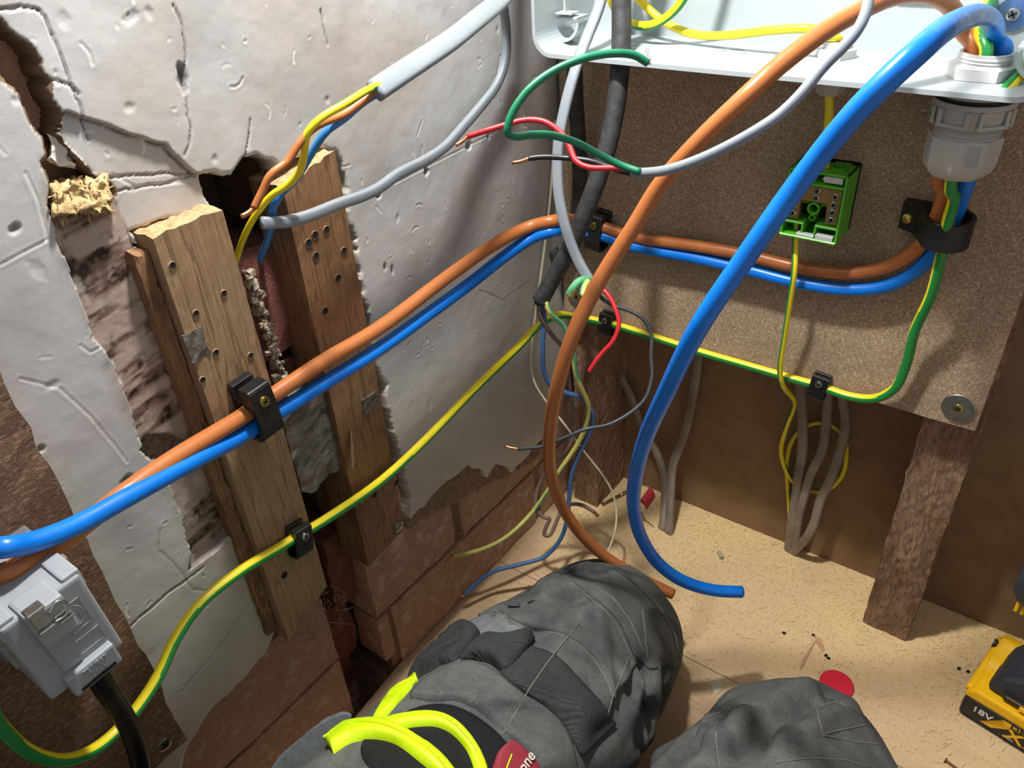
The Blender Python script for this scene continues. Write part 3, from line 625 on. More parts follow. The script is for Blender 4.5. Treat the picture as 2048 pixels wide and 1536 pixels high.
# ------------------------------------------------------------------ cable glands
GX, GY = .3034, -.1135
def up(x, y, z): return Vector((x, y, z))
gl = empty('cable_gland', up(GX, GY, .431), 'big grey cable gland gripping the brown, blue and earth cables', 'gland')
FZ = lambda L: [(r, z) for r, z in L]
lathe('neck', [(.0150, .4806), (.0183, .4806), (.0183, .474), (.0150, .474)], up(GX, GY, 0), EX, EY, EZ, MT['gland_grey'], gl, 48, closed=True)
lathe('sealing_ring', [(.0160, .4745), (.0188, .4742), (.0192, .4732), (.0188, .4722), (.0160, .472)], up(GX, GY, 0), EX, EY, EZ, MT['black_plastic'], gl, 48, closed=True)
hb = lathe('hex_body', [(.0140, .4724), (.0198, .4724), (.0203, .4714), (.0203, .4698), (.0192, .469), (.0186, .4615), (.0178, .4595), (.0140, .4595)], up(GX, GY, 0), EX, EY, EZ, MT['gland_grey'], gl, 60, closed=True)
for k in range(6):                                     # window-like recesses of the body's collar
    a = math.radians(60 * k + 14); d = Vector((math.cos(a), math.sin(a), 0)); t = Vector((-d.y, d.x, 0))
    for s in (-1, 1): box('collar_rib', (-.0008, -.0011, .4612), (.0010, .0011, .4695), MT['gland_grey'], hb, .0003, fr=(up(GX, GY, 0) + d * .0187 + t * (s * .0072), d, t, EZ))
    box('collar_sill', (-.001, -.0085, .4602), (.0008, .0085, .4622), MT['gland_grey'], hb, .0003, fr=(up(GX, GY, 0) + d * .0187, d, t, EZ))
prof = [(.0140, .4600)]
for k in range(4): prof += [(.0172, .4596 - .002 * k), (.0162, .4586 - .002 * k)]
lathe('thread', prof + [(.0140, .451)], up(GX, GY, 0), EX, EY, EZ, MT['gland_grey'], gl, 48, closed=True)
dn = lathe('dome_nut', [(.0125, .4535), (.0186, .4535), (.0189, .4525), (.0186, .4390), (.0170, .4340), (.0135, .4308), (.0128, .4308), (.0125, .440)], up(GX, GY, 0), EX, EY, EZ, MT['gland_grey'], gl, 72, closed=True, flats=8)
for k in range(8):
    a = math.radians(45 * k + 22.5); d = Vector((math.cos(a), math.sin(a), 0)); t = Vector((-d.y, d.x, 0))
    for q in range(-3, 4): box('grip_rib', (-.0004, -.0003, .4405), (.0004, .0003, .4515), MT['gland_grey'], dn, 0, fr=(up(GX, GY, 0) + d * .01735 + t * (q * .0011 + .0015), d, t, EZ)) if k % 2 == 0 else None
lathe('lock_nut', [(.0128, ZB + .0002), (.0186, ZB + .0002), (.0186, ZB + .0058), (.0168, ZB + .0066), (.0128, ZB + .0066)], up(GX, GY, 0), EX, EY, EZ, MT['gland_white'], gl, 60, closed=True, flats=6)
prof = [(.0112, ZB)]
for k in range(4): prof += [(.0136, ZB + .0048 + .0016 * k), (.0129, ZB + .0056 + .0016 * k)]
lathe('threaded_spout', prof + [(.0128, ZB + .0118), (.0112, ZB + .0118)], up(GX, GY, 0), EX, EY, EZ, MT['gland_white'], gl, 48, closed=True)
SX, SY = .2238, -.0985
g2 = empty('cable_gland', up(SX, SY, .462), 'small pale gland above the green terminal block', 'gland')
lathe('dome_nut', [(.003, .4806), (.0098, .4806), (.0100, .4795), (.0099, .4690), (.0088, .4645), (.0062, .4622), (.003, .4622)], up(SX, SY, 0), EX, EY, EZ, MT['gland_grey'], g2, 48, closed=True, flats=8)
lathe('lock_nut', [(.0070, ZB + .0002), (.0116, ZB + .0002), (.0116, ZB + .0046), (.0110, ZB + .0052), (.0070, ZB + .0052)], up(SX, SY, 0), EX, EY, EZ, MT['gland_white'], g2, 48, closed=True, flats=6)
prof = [(.0045, ZB)]
for k in range(3): prof += [(.0082, ZB + .0040 + .0014 * k), (.0076, ZB + .0047 + .0014 * k)]
lathe('threaded_spout', prof + [(.0076, ZB + .0088), (.0045, ZB + .0088)], up(SX, SY, 0), EX, EY, EZ, MT['gland_white'], g2, 40, closed=True)
# ------------------------------------------------------------------ main tails and the main earth
XT, YT = .0335, -.0862
brown = [Vector((.058, -.98, .27)), Vector((.058, -.75, .285)), (-70, 1190, .40), (0, 1152, 'x', .052), (120, 1085, 'x', .050), (250, 985, 'x', .046), (350, 915, 'x', .040), (480, 836, 'x', XT), (530, 802, 'x', XT), (640, 727, 'x', XT), (760, 655, 'x', XT), (900, 550, 'x', XT), (1000, 482, 'x', .036), (1060, 453, 'x', .044), (1110, 441, 'x', .060), (1150, 441, 'y', -.096), (1200, 452, 'y', -.088), (1270, 474, 'y', YT), (1400, 493, 'y', YT), (1500, 511, 'y', YT), (1600, 535, 'y', YT), (1700, 546, 'y', YT), (1780, 531, 'y', YT), (1840, 492, 'y', -.088), (1872, 440, 'y', -.099), (1888, 380, 'y', -.109),
         up(GX - .0068, GY + .001, .425), up(GX - .0068, GY + .001, .47), up(GX - .0068, GY + .001, .497), (1927, 62, .408), (1900, 12, .398), (1850, -12, .385), (1790, -8, .377), (1720, 22, .372), (1650, 62, .37), (1560, 130, .37), (1500, 185, .372), (1400, 280, .39), (1320, 370, .412), (1270, 450, .427), (1200, 560, .445), (1150, 660, .458), (1113, 780, .485), (1099, 880, .53), (1105, 960, .575), (1140, 1040, .61), (1200, 1105, .635), (1270, 1150, .65), (1345, 1188, .655)]
blue = [Vector((.070, -.98, .29)), Vector((.068, -.75, .30)), (-70, 1112, .39), (0, 1096, 'x', .058), (60, 1086, 'x', .057), (150, 1052, 'x', .054), (260, 992, 'x', .050), (380, 926, 'x', .042), (480, 873, 'x', XT + .001), (545, 832, 'x', XT + .001), (640, 772, 'x', XT), (760, 697, 'x', XT), (850, 633, 'x', XT), (940, 567, 'x', XT), (1010, 512, 'x', .036), (1060, 478, 'x', .044), (1110, 461, 'x', .060), (1150, 460, 'y', -.096), (1200, 470, 'y', -.088), (1270, 493, 'y', YT), (1400, 518, 'y', YT), (1500, 541, 'y', YT), (1600, 566, 'y', YT), (1700, 579, 'y', YT), (1780, 570, 'y', YT), (1840, 535, 'y', -.086), (1885, 478, 'y', -.088), (1914, 420, 'y', -.097), (1930, 375, 'y', -.108),
        up(GX + .0064, GY + .003, .425), up(GX + .0064, GY + .003, .47), up(GX + .0064, GY + .002, .497), (1994, 85, .402), (1988, 50, .385), (1968, 32, .355), (1944, 32, .325), (1910, 46, .298), (1876, 68, .28), (1834, 105, .270), (1780, 155, .272), (1700, 237, .284), (1600, 362, .304), (1500, 502, .322), (1400, 650, .345), (1330, 790, .39), (1290, 880, .44), (1270, 960, .488), (1268, 1020, .52), (1285, 1080, .55), (1320, 1130, .572), (1370, 1164, .585), (1430, 1181, .595), (1483, 1184, .60)]
o = tube('mains_tail', brown, .00455, MT['brown'], None, 10, 20); tag(o, 'thick brown mains cable looping from wall through gland to the knee', 'cable')
o = tube('mains_tail', blue, .00455, MT['blue'], None, 10, 20); tag(o, 'thick blue mains cable looping in front of everything', 'cable')
YW = (MT['yellow'], MT['green'])
uz = Vector((0, 0, 1))
earth = [Vector((.050, -.95, .36)), Vector((.050, -.72, .325)), (-60, 1380, 'x', .050), (0, 1452, 'x', .050), (60, 1505, 'x', .050), (130, 1521, 'x', .050), (200, 1492, 'x', .046), (268, 1425, 'x', .042), (318, 1350, 'x', .038), (350, 1280, 'x', .034), (400, 1208, 'x', .031), (480, 1143, 'x', .030), (560, 1095, 'x', .0295), (590, 1076, 'x', .0295), (650, 1040, 'x', .0295), (760, 964, 'x', .029), (850, 881, 'x', .028), (950, 777, 'x', .026), (1040, 690, 'x', .026), (1076, 652, 'x', .030), (1108, 633, 'x', .040), (1150, 634, 'y', -.090), (1215, 646, 'y', -.0815), (1300, 672, 'y', -.0805), (1400, 704, 'y', -.0805), (1500, 733, 'y', -.0805), (1590, 759, 'y', -.0805), (1640, 773, 'y', -.0815), (1700, 793, 'y', -.082), (1750, 797, 'y', -.083), (1790, 776, 'y', -.085), (1812, 730, 'y', -.087), (1830, 660, 'y', -.091), (1862, 590, 'y', -.0975), (1880, 520, 'y', -.103), (1896, 440, 'y', -.111), (1908, 395, 'y', -.117), up(GX + .0005, GY - .0075, .425), up(GX + .0005, GY - .0075, .47), up(GX + .0003, GY - .0072, .497), (1962, 70, .400), (1966, 35, .41), (1982, 0, .42), (1998, -50, .43), Vector((.318, -.100, .62)), Vector((.300, -.095, .74))]
o = tube('earth_cable', earth, .0033, YW, None, 9, 28, stripe=[(-.4, .3, .64)] * 8 + [(-.25, .35, .7)] + [(-.12, .41, .75)] * 8 + [(-.7, .3, .6), (-1, .45, 0), (-1, .6, 0), (-1, .6, 0), (-1, .6, 0), (-1, .5, 0), (-1, .3, 0)])
tag(o, 'long green and yellow earth cable clipped along wall and chipboard', 'cable')
# ------------------------------------------------------------------ smaller cables
def end_copper(p0, p1, r, parent, name='copper_end', strands=True):
    return tube(name, [PT(p0), (PT(p0) + PT(p1)) / 2 + Vector((0, 0, -.0005)), PT(p1)], r, MT['copper'], parent, 4, 8)
c1 = empty('twin_cable', W(1000, 0, 'x', .045), 'grey flat cable at top with brown, blue and earth cores stripped', 'cable')
tube('sheath', [Vector((.020, -.085, .95)), Vector((.022, -.090, .70)), Vector((.030, -.105, .58)), (1030, -40, 'x', .040), (1000, 0, 'x', .045), (955, 38, 'x', .052), (900, 82, 'x', .060), (840, 122, 'x', .066), (790, 155, 'x', .069), (750, 182, 'x', .070)], .005, MT['grey'], c1, 8, 20, flat=(.0056, .0032), fdir=(.5, -.3, .4))
k = tube('core', [(762, 168, 'x', .070), (735, 180, 'x', .071), (690, 208, 'x', .070), (640, 238, 'x', .066), (614, 268, 'x', .062), (608, 308, 'x', .058), (600, 342, 'x', .050), (576, 370, 'x', .042), (545, 390, 'x', .034), (510, 433, 'x', .022), (487, 478, 'x', .010), (470, 530, 'x', -.004)], .0019, YW, c1, 8, 12, stripe=[(0, -.6, 1), (.6, -1, .3), (1, -.6, 0), (0, -1, .5), (0, -1, .6)]); k['label'] = 'green and yellow core'
k = tube('core', [(758, 176, 'x', .0685), (728, 200, 'x', .067), (690, 228, 'x', .064), (630, 254, 'x', .062), (598, 288, 'x', .060), (576, 322, 'x', .058), (541, 350, 'x', .056), (526, 380, 'x', .054), (508, 416, 'x', .052)], .0019, MT['brown'], c1, 8, 12); k['label'] = 'brown core'
end_copper((508, 416, 'x', .052), (483, 433, 'x', .051), .0013, k)
k = tube('core', [(755, 186, 'x', .068), (722, 208, 'x', .066), (690, 236, 'x', .063), (652, 264, 'x', .058), (622, 308, 'x', .050), (592, 358, 'x', .040), (562, 388, 'x', .034), (546, 418, 'x', .030), (543, 450, 'x', .022), (535, 482, 'x', .010), (518, 525, 'x', -.006)], .0019, MT['blue_core'], c1, 8, 12); k['label'] = 'blue core'
o = tube('flat_cable', [Vector((.022, -.110, .95)), Vector((.022, -.125, .70)), (1000, -40, 'x', .030), (1008, 20, 'x', .026), (1013, 70, 'x', .022), (1011, 120, 'x', .020), (995, 168, 'x', .020), (960, 215, 'x', .021), (928, 252, 'x', .023), (890, 294, 'x', .026), (850, 321, 'x', .028), (800, 346, 'x', .028), (756, 377, 'x', .030), (720, 394, 'x', .030), (680, 407, 'x', .031), (620, 431, 'x', .033), (575, 443, 'x', .033), (524, 446, 'x', .030)], .003, MT['grey'], None, 8, 18, flat=(.0032, .0024), fdir=(1, 0, 0)); tag(o, 'bare-ended grey flat cable sagging across the plaster', 'cable')
c3 = empty('flex_cable', D(1268, 347, .38), 'grey cable with red, black and green cores hanging before the brown loop', 'cable')
tube('sheath', [Vector((.215, -.088, .74)), Vector((.235, -.110, .66)), (1742, -40, .335), (1733, 20, .332), (1716, 58, .33), (1690, 90, .33), (1648, 132, .33), (1600, 190, .332), (1558, 230, .336), (1510, 262, .34), (1450, 295, .348), (1390, 322, .356), (1330, 341, .366), (1266, 347, .38)], .0024, MT['grey'], c3, 8, 16)
k = tube('core', [(1290, 345, .376), (1260, 338, .382), (1225, 336, .384), (1178, 335, .386), (1152, 322, .388), (1140, 295, .39), (1122, 266, .392), (1088, 243, .394), (1050, 240, .396), (1010, 250, .397), (970, 262, .398), (935, 273, .40)], .00145, MT['red'], c3, 8, 12); k['label'] = 'red core'
end_copper((937, 272, .40), (911, 291, .40), .001, k)
k = tube('core', [(1290, 348, .378), (1262, 347, .384), (1222, 336, .39), (1180, 322, .392), (1130, 316, .395), (1085, 314, .396), (1057, 317, .397)], .0014, MT['black_core'], c3, 8, 12); k['label'] = 'black core'
end_copper((1060, 316, .397), (1024, 326, .398), .001, k)
k = tube('core', [(1280, 344, .374), (1240, 330, .376), (1200, 310, .374), (1150, 284, .37), (1100, 270, .366), (1060, 270, .362), (1032, 273, .358), (1015, 265, .355), (1024, 228, .352), (1055, 182, .35), (1100, 146, .35), (1160, 119, .35), (1220, 107, .352), (1268, 110, .354), (1296, 126, .356)], .00185, MT['green_sleeve'], c3, 8, 12); k['label'] = 'green sleeved core'
tube('bare_wire', [(1290, 122, .356), (1300, 128, .357), (1297, 110, .358), (1294, 98, .359)], .0006, MT['steel'], k, 5, 6)
c4 = empty('twin_cable', D(1190, 575, .52), 'grey cable hanging in the corner with red and black cores', 'cable')
tube('sheath', [Vector((.100, -.086, .74)), Vector((.105, -.100, .64)), (1212, -40, .50), (1196, 20, .50), (1172, 80, .50), (1150, 142, .50), (1129, 220, .505), (1118, 280, .51), (1115, 330, .515), (1118, 390, .52), (1130, 450, .525), (1152, 512, .53), (1176, 556, .53), (1198, 590, .53)], .003, MT['grey'], c4, 8, 18, flat=(.0036, .0024), fdir=(-.2, 1, -.1))
k = tube('core', [(1186, 570, .532), (1204, 578, .53), (1218, 592, .528), (1231, 618, .526), (1238, 648, .525), (1226, 682, .528), (1206, 704, .532), (1190, 724, .535), (1178, 743, .538)], .0015, MT['red'], c4, 8, 12); k['label'] = 'red core'
k = tube('core', [(1184, 565, .536), (1204, 597, .535), (1225, 610, .534), (1260, 622, .532), (1290, 641, .53), (1303, 672, .53), (1302, 712, .53), (1304, 752, .53), (1291, 796, .53), (1260, 826, .53), (1215, 850, .53), (1172, 858, .53), (1130, 875, .532), (1085, 893, .535), (1036, 898, .54)], .0013, MT['black_core_old'], c4, 8, 12); k['label'] = 'black core'
end_copper((1038, 898, .54), (1010, 892, .542), .0010, k)
k = tube('core', [(1192, 566, .530), (1176, 560, .524), (1160, 562, .520), (1146, 576, .520), (1138, 590, .524)], .0027, (MT['yellow_old'], MT['green_old']), c4, 8, 12, stripe=(0, 0, -1), ragged=.001); k['label'] = 'folded green and yellow earth sleeve'
tube('sleeve_tail', [(1176, 562, .520), (1168, 575, .516), (1165, 592, .514)], .0022, (MT['yellow_old'], MT['green_old']), k, 6, 12, stripe=(1, 0, 0), ragged=.001)
# old black cable and its cores
c5 = empty('rubber_cable', D(1082, 600, .575), 'old black sheathed cable with its cut end in the corner', 'cable')
tube('sheath', [Vector((.125, -.088, .76)), Vector((.122, -.105, .66)), (1246, -40, .49), (1243, 60, .495), (1240, 140, .50), (1226, 245, .51), (1203, 335, .52), (1170, 425, .535), (1138, 500, .552), (1105, 558, .568), (1081, 602, .578)], .0062, MT['black_cable'], c5, 10, 20, ragged=.003)
k = tube('core', [(1084, 580, .578), (1078, 605, .578), (1079, 628, .582), (1091, 652, .59), (1110, 677, .60), (1132, 702, .61), (1138, 760, .635), (1146, 820, .655), (1150, 860, .67), (1138, 895, .68), (1112, 925, .70), (1089, 950, .715), (1073, 985, .72), (1073, 1014, .72), (1086, 1034, .72), (1099, 1037, .72), (1092, 1054, .722), (1089, 1070, .724), (1100, 1070, .724), (1113, 1043, .725), (1126, 1016, .73), (1146, 1008, .735), (1166, 1011, .735), (1188, 1024, .735)], .0018, MT['grey_brown_core'], c5, 8, 12); k['label'] = 'faded brown core with bright copper end'
end_copper((1187, 1023, .735), (1197, 1033, .735), .0016, k)
k = tube('core', [(1090, 580, .58), (1087, 606, .582), (1088, 640, .588), (1085, 692, .60), (1088, 742, .615), (1101, 770, .625), (1130, 785, .635), (1164, 797, .645), (1184, 826, .655), (1182, 860, .665), (1162, 900, .68), (1144, 948, .695), (1138, 1000, .71), (1134, 1040, .72), (1120, 1080, .73), (1090, 1113, .735), (1040, 1129, .735), (985, 1144, .735), (952, 1168, .735), (930, 1189, .735)], .0020, MT['blue_old'], c5, 8, 12); k['label'] = 'dull blue core'
end_copper((932, 1187, .735), (922, 1192, .735), .0016, k)
k = tube('core', [(1092, 578, .575), (1092, 604, .574), (1101, 627, .578), (1126, 651, .59), (1146, 690, .60), (1150, 742, .615), (1164, 780, .63), (1177, 812, .645), (1172, 850, .66), (1154, 890, .675), (1120, 940, .69), (1098, 977, .705), (1060, 1030, .72), (1010, 1076, .72), (960, 1100, .715), (906, 1112, .705)], .0020, (MT['yellow_old'], MT['green_old']), c5, 8, 12, stripe=[(0, -1, .4), (-1, -.3, .6), (1, -.4, .5), (-1, -.5, .4), (0, -.6, 1)]); k['label'] = 'aged green and yellow core'
end_copper((908, 1112, .705), (898, 1116, .704), .0016, k)
o = tube('rubber_cable', [Vector((.030, -.085, .95)), Vector((.032, -.088, .65)), (1146, 40, 'y', -.097), (1148, 110, 'y', -.100), (1152, 210, 'y', -.094), (1159, 320, 'y', -.090), (1157, 410, 'y', -.085), (1142, 480, 'y', -.0845), (1122, 530, 'y', -.0845), (1104, 500, 'y', -.086)], .0058, MT['black_cable'], None, 8, 18); tag(o, 'second black cable emerging below the enclosure against the chipboard', 'cable')
o = tube('bell_wire', [(1110, 240, 'x', .0150), (1107, 300, 'x', .0150), (1100, 400, 'x', .0150), (1092, 470, 'x', .0155), (1080, 560, 'x', .0155), (1068, 650, 'x', .0155), (1062, 720, 'x', .0160), (1068, 762, 'x', .024), (1090, 800, .70), (1130, 850, .71), (1170, 905, .72), (1205, 950, .725), (1225, 985, .73), (1233, 1030, .735), (1228, 1070, .735), (1212, 1112, .735), (1200, 1145, .735)], .0010, MT['white_wire'], None, 8, 10); tag(o, 'thin cream bell wire running down the corner', 'wire')
# old grey cables at the foot of the back wall
def old_cable(pts, label, hw=.0046, ht=.003):
    o = tube('old_cable', pts, .004, MT['grey_old'], None, 8, 16, flat=(hw, ht), fdir=(.25, 1, .1)); tag(o, label, 'cable', 'old grey cables on the back wall')
old_cable([(1200, 640, 'y', -.012), (1216, 692, 'y', -.010), (1236, 742, 'y', -.010), (1264, 798, 'y', -.010), (1281, 850, 'y', -.010), (1311, 900, 'y', -.013), (1328, 950, 'y', -.018), (1330, 1000, 'y', -.030), (1325, 1052, 'z', .004), (1323, 1062, 'z', -.006)], 'pale old grey cable entering floor behind the blue loop, left of its pair')
old_cable([(1402, 660, 'y', -.012), (1396, 722, 'y', -.010), (1386, 790, 'y', -.010), (1376, 842, 'y', -.010), (1361, 890, 'y', -.012), (1346, 930, 'y', -.018), (1342, 980, 'y', -.032), (1338, 1060, 'z', .004), (1336, 1072, 'z', -.006)], 'darker old grey cable entering floor behind the blue loop, right of its pair')
old_cable([(1598, 740, 'y', -.014), (1602, 800, 'y', -.012), (1605, 850, 'y', -.013), (1605, 900, 'y', -.014), (1598, 955, 'y', -.016), (1589, 1012, 'y', -.016), (1582, 1060, 'y', -.014), (1578, 1098, 'z', .003), (1577, 1108, 'z', -.006)], 'leftmost of three old grey cables below the right earth clip')
old_cable([(1658, 740, 'y', -.014), (1656, 800, 'y', -.014), (1652, 850, 'y', -.015), (1645, 900, 'y', -.017), (1621, 950, 'y', -.020), (1611, 985, 'y', -.020), (1599, 1032, 'y', -.018), (1593, 1085, 'y', -.013), (1590, 1102, 'z', .002), (1589, 1110, 'z', -.006)], 'middle one of three old grey cables below the right earth clip', .004)
old_cable([(1680, 740, 'y', -.014), (1686, 800, 'y', -.014), (1692, 850, 'y', -.016), (1681, 900, 'y', -.018), (1665, 950, 'y', -.022), (1641, 1000, 'y', -.024), (1631, 1040, 'y', -.024), (1616, 1072, 'y', -.022), (1592, 1098, 'y', -.012), (1584, 1108, 'z', -.002)], 'rightmost kinked cable of three old grey cables below the right earth clip', .0042)
# thin earth wires
SM = .0022
o = tube('earth_wire', [(1651, 345, 'y', -.092), (1652, 320, 'y', -.094), (1655, 260, 'y', -.096), (1659, 215, 'y', -.098), up(SX, SY, .463), up(SX, SY, .485), up(SX, SY, .4935), (1662, 76, 'y', -.103), (1630, 59, 'y', -.110), (1560, 59, 'y', -.110), (1450, 71, 'y', -.104), (1390, 69, 'y', -.100), (1340, 50, 'y', -.098), (1300, 20, 'y', -.096), (1262, -30, 'y', -.096), Vector((.090, -.092, .60)), Vector((.120, -.090, .70))], .0026, YW, None, 9, 14, stripe=[(.3, -1, 0), (.3, -1, 0), (0, -1, .6), (.1, -1, .3), (0, -1, .2), (.4, -1, .4)]); tag(o, 'earth wire from the small gland curving through the enclosure', 'wire')
o = tube('earth_wire', [Vector((.150, -.090, .70)), Vector((.150, -.100, .60)), (1380, -30, 'y', -.108), (1352, 18, 'y', -.108), (1312, 47, 'y', -.108), (1272, 50, 'y', -.106), (1238, 28, 'y', -.104), (1215, -30, 'y', -.102), Vector((.080, -.095, .60)), Vector((.110, -.090, .69))], .0028, YW, None, 9, 14, stripe=(0, -.4, 1)); tag(o, 'looped earth wire at the top of the enclosure beside the black cable', 'wire')
o = tube('earth_wire', [(1592, 440, 'y', -.094), (1591, 478, 'y', -.096), (1589, 540, 'y', -.100), (1580, 602, 'y', -.098), (1568, 680, 'y', -.093), (1560, 738, 'y', -.090), (1564, 768, 'y', -.086), (1584, 794, 'y', -.060), (1588, 812, 'y', -.035), (1571, 860, 'y', -.016), (1562, 900, 'y', -.014), (1571, 938, 'y', -.012), (1592, 968, 'y', -.0085), (1640, 984, 'y', -.0065), (1680, 958, 'y', -.006), (1693, 910, 'y', -.006), (1684, 868, 'y', -.006), (1650, 846, 'y', -.006), (1612, 852, 'y', -.006), (1583, 884, 'y', -.0055), (1574, 932, 'y', -.005), (1577, 990, 'y', -.005), (1580, 1035, 'y', -.008)], .0021, YW, None, 9, 14, stripe=[(1, -.3, 0), (1, -.3, 0), (1, -.2, 0), (1, -.3, .2), (-.6, -1, .3), (0, -1, -.6), (.5, -1, 0), (0, -1, -1), (-1, -1, 0)]); tag(o, 'thin earth wire hanging from the terminal block into a coil', 'wire')
c6 = empty('earth_offcut', D(2002, 190, .39), 'cut earth cable end poking over the right end of the enclosure', 'cable')
tube('insulation', [Vector((.330, -.100, .72)), Vector((.331, -.115, .56)), (2100, 100, .40), (2060, 132, .395), (2030, 160, .392), (2002, 190, .39)], .0030, YW, c6, 8, 16, stripe=(1, -.6, -.6))
tube('copper_core', [(2010, 182, .391), (2001, 192, .389)], .0017, MT['copper'], c6, 4, 10, ragged=.0005)
# ------------------------------------------------------------------ cable clips
def clip(label, p, n, t, s=1.0, wid=.014, top=.019, screw_m='brass_screw', deep=1.0, group=None):
    n, t = Vector(n).normalized(), Vector(t).normalized(); b = n.cross(t).normalized()
    if b.z < -.1: b = -b
    e = empty('cable_clip', p, label, 'clip')
    Q = lambda u, v: p + b * (u * s) + n * (v * s * deep)
    outer = [(top, .0162), (top - .0015, .0172), (.006, .0176), (-.004, .0180), (-.0100, .0170), (-.0135, .0125), (-.0142, .0045), (-.0125, 0)]
    inner = [(-.0108, 0), (-.0118, .005), (-.0110, .0112), (-.0085, .0142), (0, .0148), (.0065, .0142), (.0085, .0085), (top, .0085)]
    prism('strap', [Q(u, v) - t * (wid / 2) for u, v in outer + inner], t * wid, MT['black_plastic'], e, .0004, 1)
    prism('base', [Q(u, v) - t * (wid / 2) for u, v in [(-.0108, 0), (top, 0), (top, .0045), (.009, .0050), (.0068, .0032), (-.0108, .0026)]], t * wid, MT['black_plastic'], e, .0003, 1)
    screw('screw', Q(top * .58, .0176), n, .0032 if s > .8 else .0027, MT[screw_m], e, random.uniform(0, 1.5))
    return e
tl = (W(600, 750, 'x', XT) - W(440, 862, 'x', XT))
clip('large black cable clip holding both tails on the wall batten', (W(491, 800, 'x', .0244) + W(494, 834, 'x', .0244)) / 2 + Vector((0, .001, .0)), (1, 0, 0), tl, 1.1)
te = (W(680, 1020, 'x', .03) - W(500, 1130, 'x', .03))
clip('small black clip holding the earth cable on the wall batten', W(588, 1077, 'x', .0243) + Vector((0, 0, -.0005)), (1, 0, 0), te, .66, .0125, .020, 'steel', .95)
clip('large black cable clip holding both tails at the chipboard corner', (W(1206, 452, 'y', -.0765) + W(1206, 470, 'y', -.0765)) / 2, (0, -1, 0), (1, 0, -.12), 1.0, .0135)
clip('small black clip on the earth cable beside the red core', W(1218, 647, 'y', -.0765), (0, -1, 0), (1, 0, -.1), .62, .0125, .021, 'steel', .8)
clip('small black clip on the earth cable below the green terminal block', W(1640, 773, 'y', -.0765), (0, -1, 0), (1, 0, -.1), .62, .0125, .021, 'steel', .8)
# broad P-clip round the three cables under the big gland
e = empty('cable_clip', W(1830, 440, 'y', -.0765), 'broad black P-clip clasping three cables under the big gland', 'clip')
pz = W(1870, 447, 'y', -.09); hz = .0085; x0 = W(1822, 440, 'y', -.082).x - .006; xc = W(1893, 440, 'y', -.095).x
def P2(x, y): return Vector((x, y, pz.z - hz))
ring = [(x0, -.0768), (x0, -.086), (x0 + .010, -.0905), (xc - .0125, -.0985)] + [(xc + .0015 + .0140 * math.cos(a), -.096 - .0165 * math.sin(a)) for a in np.linspace(2.4, -.9, 22)] + [(xc + .006, -.0768)]
inn = [(xc + .004, -.0795)] + [(xc + .0015 + .0118 * math.cos(a), -.096 - .0143 * math.sin(a)) for a in np.linspace(-.9, 2.4, 22)] + [(xc - .0115, -.0940), (x0 + .012, -.0870), (x0 + .012, -.0768)]
prism('strap', [P2(*q) for q in ring + inn], (0, 0, hz * 2), MT['black_plastic'], e, .0003, 1)
prism('base', [P2(*q) for q in [(x0 + .0125, -.0768), (x0 + .0125, -.0835), (xc - .015, -.088), (xc - .012, -.0768)]], (0, 0, hz * 2), MT['black_plastic'], e, .0003, 1)
lathe('screw', [(.0036, 0), (.0036, .0006), (.0030, .0020), (.0015, .0028), (0, .0030)], Vector((x0 + .0055, -.0885, pz.z)), EX, EZ, (Vector((-.35, -1, 0))).normalized(), MT['brass_screw'], e, 24)
# ------------------------------------------------------------------ green earth terminal block
MT['tgreen'] = plain('bright_green_plastic', (84, 176, 36), .38, 0, .08, 80)
MT['tlabel'] = plain('grey_label_strip', (186, 188, 186), .5, 0, .05, 80)
tb = empty('terminal_block', Vector((.227, -.076, .3725)), 'bright green earth terminal block with brass bar and screws', 'terminal block')
X0, X1, Z0, Z1, Y0, Y1 = .2085, .2455, .3730, .4170, -.1055, -.0765
fr = (Vector((X0, 0, Z0)), EX, EY, EZ); wx, wz = X1 - X0, Z1 - Z0
def tbx(name, a, b_, m='tgreen', bw=.0004, parent=tb): return box(name, a, b_, MT[m], parent, bw, 1, fr)
tbx('back_plate', (0, Y1 - .004, 0), (wx, Y1, wz)); tbx('side_plate', (0, Y0, 0), (.0014, Y1, wz)); tbx('side_plate', (wx - .0014, Y0, 0), (wx, Y1, wz))
tbx('bottom_plate', (0, Y0 - .0015, -.0012), (wx, Y1, .0004), bw=.0005)
# top plate with two round entries: ring of blocks
tp = tbx('top_plate', (0, Y0, wz - .0014), (wx, Y0 + .009, wz)); tbx('top_plate', (0, Y1 - .008, wz - .0014), (wx, Y1, wz)); tbx('top_plate', (0, Y0 + .008, wz - .0014), (.004, Y1, wz)); tbx('top_plate', (.0135, Y0 + .008, wz - .0014), (.0225, Y1, wz)); tbx('top_plate', (.032, Y0 + .008, wz - .0014), (wx, Y1, wz))
for cx in (.0095, .0272): lathe('cable_entry', [(.0056, wz - .002), (.0056, wz + .0006), (.0044, wz + .0006), (.0044, wz - .002)], Vector((X0 + cx, Y0 + .015, Z0)), EX, EY, EZ, MT['tgreen'], tb, 28, closed=True)
tbx('cross_wall', (.0012, Y0 + .0005, wz - .0095), (wx - .0012, Y1 - .004, wz - .0080)); tbx('cross_wall', (.0012, Y0 + .001, .0075), (.0145, Y1 - .004, .0090)); tbx('cross_wall', (.0215, Y0 + .001, .0075), (wx - .0012, Y1 - .004, .0090))
tbx('rib', (.0132, Y0 + .001, .0010), (.0145, Y1 - .01, .0080)); tbx('rib', (.0215, Y0 + .001, .0020), (.0228, Y1 - .01, .0080))
tbx('inner_floor', (.0012, Y1 - .012, .008), (wx - .0012, Y1 - .010, wz - .009), 'dark')
